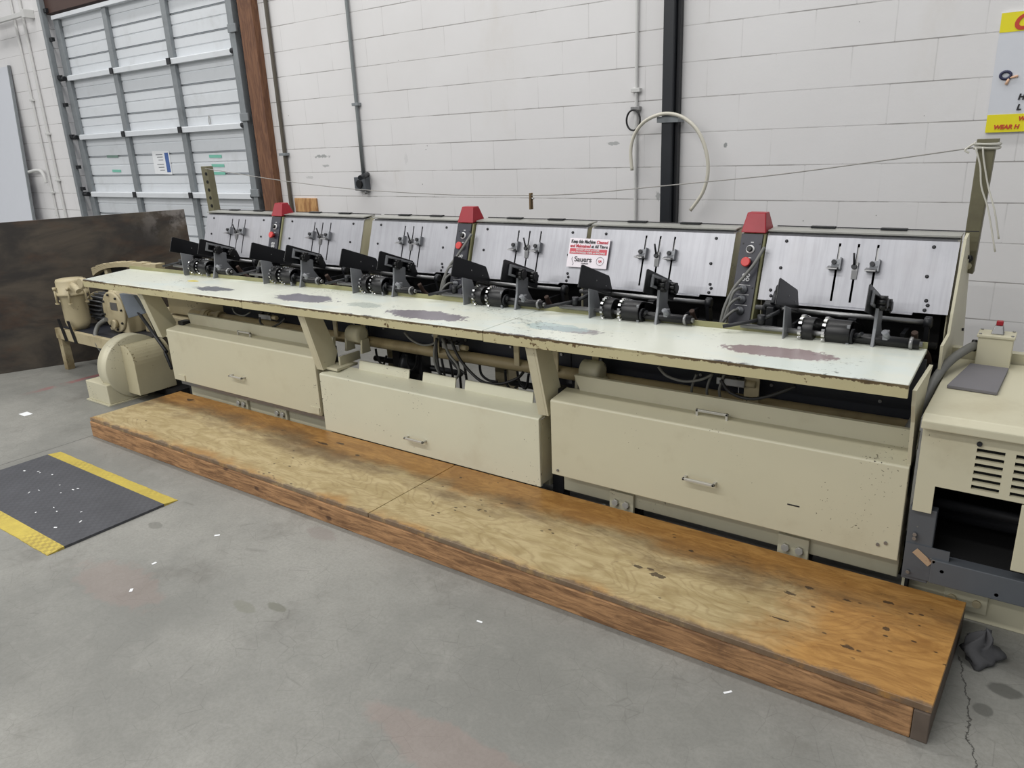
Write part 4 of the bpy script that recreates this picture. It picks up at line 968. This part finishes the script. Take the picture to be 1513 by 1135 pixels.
# ================================================================ control boxes
CX = [(-4.475, 'leftmost'), (-2.805, 'middle'), (-1.165, 'right-hand, nearest')]
def ctrl(idx, x0, nm):
    t = thing('control_box', 'narrow dark control box under a red cap, %s of three on the machine' % nm, 'control box', (x0+.05, 3.4, .7), 'control boxes with red caps between feeder stations')
    b = MB(); b.prism([(3.21, .70), (3.50, .70), (3.50, 1.268), (3.390, 1.262), (3.259, .86)], 'x', x0, x0+.105); b.build('housing', 'olive_lip', t, bevel=.003)
    bt = TM(); bt.box(x0, x0+.096, .009, .022, -.160, .284); pn_ = bt.build('panel', 'navy_panel', t, bevel=.001)
    # red cap
    b = MB(); b.hexa([(x0-.004, 3.375, 1.266), (x0+.108, 3.375, 1.266), (x0+.108, 3.49, 1.272), (x0-.004, 3.49, 1.272),
                      (x0+.012, 3.405, 1.352), (x0+.094, 3.405, 1.352), (x0+.094, 3.455, 1.352), (x0+.012, 3.455, 1.352)]); b.build('red_cap', 'red_cap', t, bevel=.004)
    P_ = lambda: TM()
    P_().lathe([(.019, 0), (.019, .004), (.015, .006)], (x0+.050, .022, .215), 'y', 22).build('dial_ring', 'white_ink', pn_)
    P_().lathe([(.0125, 0), (.0125, .016), (.010, .018)], (x0+.050, .024, .215), 'y', 20).build('selector', 'black_plastic', pn_)
    P_().lathe([(.012, 0), (.012, .014), (.021, .016), (.021, .026), (.018, .030)], (x0+.045, .022, .155), 'y', 22).build('stop_button', 'red_button', pn_)
    lg = P_()
    for k in range(4):
        cx_ = x0+.050+(-.009 if k % 2 == 0 else .009); cz_ = .090+(-.009 if k < 2 else .009)
        lg.tube([(cx_+.0065*math.cos(a_), .0225, cz_+.0065*math.sin(a_)) for a_ in [j*math.pi/5 for j in range(10)]], .0026, 5, True)
    lg.build('round_emblem', 'white_ink', pn_)
    for z_ in (.245, .176): P_().box(x0+.047, x0+.060, .022, .0228, z_, z_+.003).build('marking', 'white_ink', pn_)
    for z_ in (.055, .012, -.035): P_().box(x0+.02, x0+.075, .022, .0228, z_, z_+.002).build('marking', 'white_ink', pn_)
    for z_ in (.035, -.010, -.060):
        P_().lathe([(.018, 0), (.018, .012), (.012, .014), (.011, .03), (.007, .034)], (x0+.048, .022, z_), 'y', 16).build('cable_gland', 'grey_casting', pn_)
    for xx, z_ in ((.014, .24), (.088, .24), (.012, .045), (.086, .045)):
        P_().lathe([(.004, 0), (.003, .002)], (x0+xx, .022, z_), 'y', 8).build('screw', 'black_plastic', pn_)
    ax = TF @ Vector((x0+.10, .02, .20))
    for k, zz in enumerate((.035, -.010, -.060)):
        p0 = TF @ Vector((x0+.048, .056, zz)); 
        pts = [p0, TF @ Vector((x0+.038, .085, zz-.01)), TF @ Vector((x0+.022-.008*k, .09, zz-.05)), TF @ Vector((x0+.008-.012*k, .08, -.16))]
        MB().tube(smoothpath(pts), .0065, 8).build('cable', 'rubber_hose_grey', t)
    if idx > 0:
        pts = [TF @ Vector((x0+.112, .03, .225)), TF @ Vector((x0+.09, .055, .15)), TF @ Vector((x0+.055, .06, .09)), TF @ Vector((x0+.02, .07, .03)), TF @ Vector((x0-.005, .08, -.06)), TF @ Vector((x0-.012, .08, -.16))]
        MB().tube(smoothpath(pts), .0075, 8).build('cable', 'rubber_hose_grey', t)
for i, (x0, nm) in enumerate(CX): ctrl(i, x0, nm)

# machine right end plate
t = thing('machine_end_plate', 'tall cream end plate closing the right end of the feeders', 'machine panel', (-.3, 3.5, 0))
MB().prism([(3.375, 1.272), (3.45, 1.285), (3.66, 1.12), (3.80, .88), (3.95, .66), (3.97, 0), (3.12, 0), (3.10, .80), (3.08, .92), (3.25, .925), (3.27, 1.0)], 'x', -.302, -.292).build('plate', 'cream_paint', t)
MB().cyl((-.292, 3.53, 1.18), (-.284, 3.53, 1.18), .008, 10).build('bolt', 'dark_casting', t)
MB().cyl((-.292, 3.72, .84), (-.284, 3.72, .84), .006, 10).build('bolt', 'dark_casting', t)

# ================================================================ right-hand unit
t = thing('stitcher_cabinet', 'cream and grey machine cabinet with vent slots at the right edge', 'machine cabinet', (.4, 3.0, 0))
XE = 1.4
b = MB(); b.hexa([(-.282, 2.66, .775), (XE, 2.66, .775), (XE, 3.46, .775), (-.30, 3.46, .775), (-.275, 2.68, .79), (XE, 2.68, .79), (XE, 3.46, .79), (-.30, 3.46, .79)])
MB().prism([(2.655, .742), (2.70, .742), (3.42, .742), (3.42, .79), (2.68, .79), (2.655, .77)], 'x', -.284, XE).build('lid', 'cream_paint', t, bevel=.004)
# front panel with slots
sx = [(-.120, -.042), (-.013, .065)]; zs = [.688-.0258*k for k in range(6)]
b = MB(); y0, y1 = 2.685, 2.70
xe = [-.280]+[v for s_ in sx for v in s_]+[XE]
top_, bot_ = .740, .535
for i in range(len(xe)-1):
    a, c = xe[i], xe[i+1]
    if i % 2 == 0: b.box(a, c, y0, y1, bot_, top_)
    else:
        prev = top_
        for z_ in zs: b.box(a, c, y0, y1, z_+.0072, prev); prev = z_-.0072
        b.box(a, c, y0, y1, bot_, prev)
b.box(-.280, -.222, y0, y1, .432, bot_)
b.build('front_panel', 'cream_paint', t)
MB().box(-.278, XE, 2.705, 2.709, .55, .735).build('slot_backing', 'black_void', t)
MB().cyl((-.115, 2.685, .712), (-.115, 2.678, .712), .008, 12).build('screw', 'dark_casting', t)
MB().box(.024, XE, 2.67, 2.684, .30, .534).build('inner_door', 'cream_paint', t, bevel=.003)
MB().box(-.288, -.205, 2.70, 2.74, .155, .437).build('frame_post', 'grey_paint', t, bevel=.003)
MB().box(-.20, XE, 2.685, 2.74, .17, .262).build('frame_beam', 'grey_paint', t, bevel=.003)
MB().box(-.285, -.15, 2.695, 2.70, .17, .30).build('gusset', 'grey_paint', t)
for x_, z_ in ((-.262, .34), (-.262, .325), (-.195, .255), (-.268, .19), (-.165, .225), (.0, .19)):
    MB().cyl((x_, 2.695, z_), (x_, 2.685, z_), .0065, 10).build('bolt', 'dull_steel', t)
b = MB(); A_ = Vector((-.262, 2.6925, .268)); dx_ = Vector((.052, 0, -.040)); dz_ = Vector((.014, 0, .020))
b.hexa([A_, A_+dx_, A_+dx_+dz_, A_+dz_]+[p+Vector((0, -.001, 0)) for p in (A_, A_+dx_, A_+dx_+dz_, A_+dz_)]); b.build('tag', 'tan_tag', t, label='tan paper tag stuck at an angle')
b = MB(); b.box(-.27, XE, 3.3, 3.32, .05, .74); b.box(-.28, -.27, 2.75, 3.42, .05, .74); b.box(-.27, XE, 2.75, 3.3, .25, .26); b.build('inner_walls', 'black_void', t)
for z_, y_, r_ in ((.40, 2.86, .018), (.33, 2.95, .03), (.50, 3.1, .04)):
    MB().cyl((-.268, y_, z_), (XE, y_, z_), r_, 16).build('roller', 'dark_casting', t)
MB().box(-.295, XE, 2.80, 3.42, .0, .17).build('plinth', 'cream_paint', t, bevel=.004)
p_ = MB().box(-.155, -.02, 2.786, 2.80, .04, .125).build('foot_plate', 'cream_paint', t, bevel=.003)
for x_ in (-.128, -.052): MB().cyl((x_, 2.786, .08), (x_, 2.776, .08), .0135, 14).build('bolt', 'cream_dirty', p_)
MB().box(-.30, XE, 3.43, 3.47, 0, .83).build('rear_rail', 'cream_paint', t)
tm = MB(); tm.hexa([(-.255, 2.985, .7915), (-.10, 2.975, .7915), (-.088, 3.31, .7915), (-.215, 3.32, .7915), (-.255, 2.985, .803), (-.10, 2.975, .803), (-.088, 3.31, .803), (-.215, 3.32, .803)])
tag(tm.build('counter_mat', 'grey_mat', bevel=.002), 'grey rubber sheet lying on top of the right-hand machine cabinet', 'mat')
t = thing('junction_box', 'cream junction box with a grey plug on the right-hand machine cabinet', 'electrical box', (-.14, 3.38, .79))
MB().box(-.203, -.088, 3.335, 3.42, .791, .905).build('housing', 'cream_paint', t, bevel=.003)
MB().box(-.208, -.083, 3.328, 3.428, .905, .917).build('lid', 'cream_paint', t, bevel=.003)
pl = MB().hexa([(-.165, 3.35, .917), (-.122, 3.35, .917), (-.122, 3.39, .917), (-.165, 3.39, .917), (-.156, 3.36, .95), (-.128, 3.36, .95), (-.128, 3.385, .95), (-.156, 3.385, .95)]).build('plug', 'dull_steel', t, bevel=.003)
MB().box(-.153, -.130, 3.362, 3.383, .95, .968).build('plug_cap', 'red_cap', pl, bevel=.003)
for x_, y_ in ((-.198, 3.338), (-.093, 3.338), (-.198, 3.418), (-.093, 3.418)): MB().cyl((x_, y_, .917), (x_, y_, .921), .005, 8).build('screw', 'dull_steel', t)
t = thing('flexible_conduit', 'thick grey flexible conduit curving down behind the worktop end', 'conduit', (-.28, 3.2, .8))
MB().tube(smoothpath([(-.206, 3.38, .86), (-.225, 3.33, .862), (-.27, 3.2, .84), (-.30, 3.08, .80), (-.318, 2.98, .73), (-.335, 2.95, .68), (-.352, 2.93, .63), (-.365, 2.92, .60)], 6), .0165, 12).build('hose', 'rubber_hose_grey', t)
MB().lathe([(.022, 0), (.024, .004), (.024, .016), (.020, .02)], (-.225, 3.375, .86), 'x', 16).build('gland', 'black_plastic', t)

# ================================================================ left-end drive gear
t = thing('blower_guard', 'cream round flywheel guard on a box at the left end of machine', 'machine guard', (-5.45, 2.65, 0))
MB().box(-5.675, -5.375, 2.455, 2.72, .008, .15).build('base_box', 'cream_paint', t, bevel=.004)
MB().box(-5.69, -5.36, 2.44, 2.73, 0, .008).build('base_flange', 'cream_paint', t)
MB().lathe([(.22, -.12), (.230, -.115), (.230, -.004), (.225, 0), (.0, 0)], (-5.36, 2.695, .242), 'x', 56).build('drum', 'cream_paint', t)
prof = []
gx0, gx1, gz0, gz1 = -5.36, -5.21, .06, .415
prof = [(gx0, gz0), (gx1, gz0), (gx1, gz1-.13)]
for k in range(1, 9):
    a_ = k/8*math.pi/2; prof.append((gx1-.11+.11*math.cos(a_), gz1-.13+.13*math.sin(a_)))
prof.append((gx0, gz1))
MB().prism(prof, 'y', 2.60, 2.885).build('belt_guard', 'cream_edge', t, bevel=.003)
MB().box(-5.40, -5.10, 2.80, 3.0, .0, .05).build('dark_footing', 'black_void', t)

t = thing('drive_stand', 'cream steel stand carrying pump and motor by the dark board', 'stand', (-6.3, 3.0, 0))
for x_, y_ in ((-6.70, 2.80), (-6.36, 3.42), (-5.65, 3.42), (-5.65, 2.95)):
    MB().box(x_-.03, x_+.03, y_-.03, y_+.03, 0, .27).build('leg', 'cream_dirty', t, bevel=.003)
MB().box(-6.74, -5.62, 2.765, 2.80, .27, .36).build('rail', 'cream_dirty', t, bevel=.003)
MB().box(-6.40, -5.62, 3.40, 3.44, .27, .36).build('rail', 'cream_dirty', t, bevel=.003)
MB().prism([(-6.72, 2.80), (-5.62, 2.80), (-5.62, 3.40), (-6.42, 3.40)], 'z', .33, .36).build('deck', 'black_rail', t)
for x0 in (-6.56, -6.40):
    MB().hexa([(x0, 2.75, .27), (x0+.03, 2.75, .27), (x0+.03, 2.76, .27), (x0, 2.76, .27), (x0-.06, 2.75, .45), (x0-.03, 2.75, .45), (x0-.03, 2.76, .45), (x0-.06, 2.76, .45)]).build('strap', 'dark_casting', t)

t = thing('filter_canister', 'cream upright canister with bolted lid at the left machine end', 'canister', (-6.50, 2.86, .36))
MB().lathe([(.02, .36), (.07, .362), (.088, .40), (.094, .43), (.096, .63), (.10, .635), (.102, .65)], (-6.50, 2.86, 0), 'z', 36).build('body', 'cream_dirty', t)
MB().lathe([(.118, .65), (.120, .655), (.120, .672), (.108, .676), (.106, .76), (.10, .775), (.03, .782), (.0, .784)], (-6.50, 2.86, 0), 'z', 36).build('lid', 'cream_dirty', t)
for k in range(6):
    a_ = k*math.pi/3+.4; x_, y_ = -6.50+.125*math.cos(a_), 2.86+.125*math.sin(a_)
    b = MB(); b.cyl((x_, y_, .59), (x_, y_, .71), .008, 8); b.cyl((x_, y_, .70), (x_, y_, .722), .014, 6); b.box(x_-.02, x_+.02, y_-.008, y_+.008, .583, .595)
    b.build('lid_clamp', 'cream_dirty', t)
MB().tube(smoothpath([(-6.40, 2.84, .735), (-6.32, 2.80, .745), (-6.24, 2.78, .735), (-6.20, 2.78, .71)]), .024, 12).build('outlet_elbow', 'cream_dirty', t)

mc = at(150, 452, 3.10)
mx, mz = mc.x, mc.z
t = thing('electric_motor', 'finned electric motor behind the cream canister', 'motor', (mx, 3.10, .36))
MB().cyl((mx-.02, 3.10, mz), (mx+.22, 3.10, mz), .095, 28).build('core', 'dark_casting', t)
for k in range(20):
    a_ = 2*math.pi*k/20; c_a, s_a = math.cos(a_), math.sin(a_)
    p = lambda r_, o_, x_: (x_, 3.10+r_*c_a-o_*s_a, mz+r_*s_a+o_*c_a)
    b = MB(); b.hexa([p(.09, -.004, mx), p(.09, .004, mx), p(.125, .004, mx), p(.125, -.004, mx), p(.09, -.004, mx+.2), p(.09, .004, mx+.2), p(.125, .004, mx+.2), p(.125, -.004, mx+.2)])
    b.build('fin', 'grey_casting', t)
MB().lathe([(.05, -.09), (.10, -.075), (.125, -.02), (.128, .0)], (mx-.01, 3.10, mz), 'x', 28).build('bell', 'cream_dirty', t)
MB().box(mx+.02, mx+.18, 3.03, 3.17, .36, max(.37, mz-.07)).build('mount_foot', 'dark_casting', t)

t = thing('gearbox_housing', 'cream gearbox housing with a round bolted cover plate', 'gearbox', (-5.9, 3.1, .3))
q = at(165, 462, 2.92)
MB().lathe([(.165, 0), (.165, -.012), (.150, -.016), (.0, -.018)], (q.x, 2.95, q.z), 'y', 40).build('round_cover', 'cream_dirty', t)
cov = [o for o in bpy.data.objects if o.parent == t][-1]
for k in range(8):
    a_ = k*math.pi/4+.2; MB().cyl((q.x+.14*math.cos(a_), 2.935, q.z+.14*math.sin(a_)), (q.x+.14*math.cos(a_), 2.922, q.z+.14*math.sin(a_)), .009, 6).build('bolt', 'dark_casting', cov)
MB().box(q.x-.02, q.x+.08, 2.928, 2.933, q.z+.02, q.z+.08).build('rating_plate', 'dull_steel', cov)
MB().cyl((q.x+.02, 2.93, q.z-.09), (q.x+.02, 2.90, q.z-.09), .035, 18).build('oil_plug', 'cream_dirty', cov)
b = MB(); b.prism([(q.x-.14, .36), (q.x+.16, .36), (q.x+.16, q.z+.05), (q.x+.05, q.z+.17), (q.x-.05, q.z+.17), (q.x-.14, q.z+.05)], 'y', 2.95, 3.2); b.build('housing', 'cream_dirty', t, bevel=.01)
MB().box(-5.84, -5.25, 3.06, 3.34, .36, .52).build('lower_case', 'cream_dirty', t, bevel=.008)
MB().box(-5.55, -4.75, 3.12, 3.3, .53, .74).build('upper_case', 'cream_dirty', t, bevel=.008)
MB().box(-5.60, -5.05, 3.0, 3.3, .0, .10).build('pedestal', 'black_void', t)
MB().box(-5.5, -5.3, 3.10, 3.3, .10, .36).build('pedestal', 'black_void', t)
b = MB(); b.hexa([at(176, 434, 2.92), at(197, 437, 2.92), at(214, 463, 2.92), at(190, 470, 2.92)]+[p+Vector((0, .03, 0)) for p in (at(176, 434, 2.92), at(197, 437, 2.92), at(214, 463, 2.92), at(190, 470, 2.92))])
b.build('side_guard', 'blue_grey_guard', t, label='blue-grey angled metal guard')
t = thing('link_bars', 'two dark diagonal link bars beside the left worktop support', 'linkage', (-4.98, 2.9, .2))
for a, c_, r_ in (((205, 462), (246, 520), .013), ((222, 470), (254, 545), .011)):
    MB().cyl(at(*a, 2.93), at(*c_, 2.80), r_, 10).build('bar', 'dark_casting', t)
t = thing('chain_guard', 'cream curved guard wheel behind the left end of the worktop', 'machine guard', (-6.05, 3.25, .7))
po = smoothpath([at(*p, 3.22) for p in ((121, 420), (126, 408), (136, 399), (149, 392), (166, 388.5), (192, 388), (235, 391))], 4)
pi = smoothpath([at(*p, 3.22) for p in ((135, 420), (140, 410), (148, 402), (158, 397), (172, 394.5), (193, 394), (235, 398))], 4)
b = MB()
for k in range(len(po)-1):
    q_ = .006 if k % 2 else 0
    b.prism([(po[k].x, po[k].z+q_), (po[k+1].x, po[k+1].z+q_), (pi[k+1].x, pi[k+1].z), (pi[k].x, pi[k].z)], 'y', 3.19, 3.27)
b.build('rim', 'cream_dirty', t)
mx_ = at(160, 400, 3.22).x
MB().box(mx_-.05, mx_+.0, 3.21, 3.26, .34, at(160, 398, 3.22).z).build('support', 'cream_dirty', t)
MB().prism([(pi[3].x, pi[3].z), (pi[8].x, pi[8].z), (pi[13].x, pi[13].z), (pi[18].x, pi[18].z), (pi[18].x, pi[3].z-.1), (pi[3].x, pi[3].z-.1)], 'y', 3.245, 3.255).build('inner_disc', 'dark_casting', t)
hose([(157, 472), (146, 480), (141, 495), (145, 510), (152, 520)], [2.86, 2.84, 2.8, 2.78, 2.8], .018, 'rubber_hose_grey', 'grey hose arching down between canister stand and round guard')
# ---------------------------------------------------------------- end of scene
bpy.context.view_layer.update()
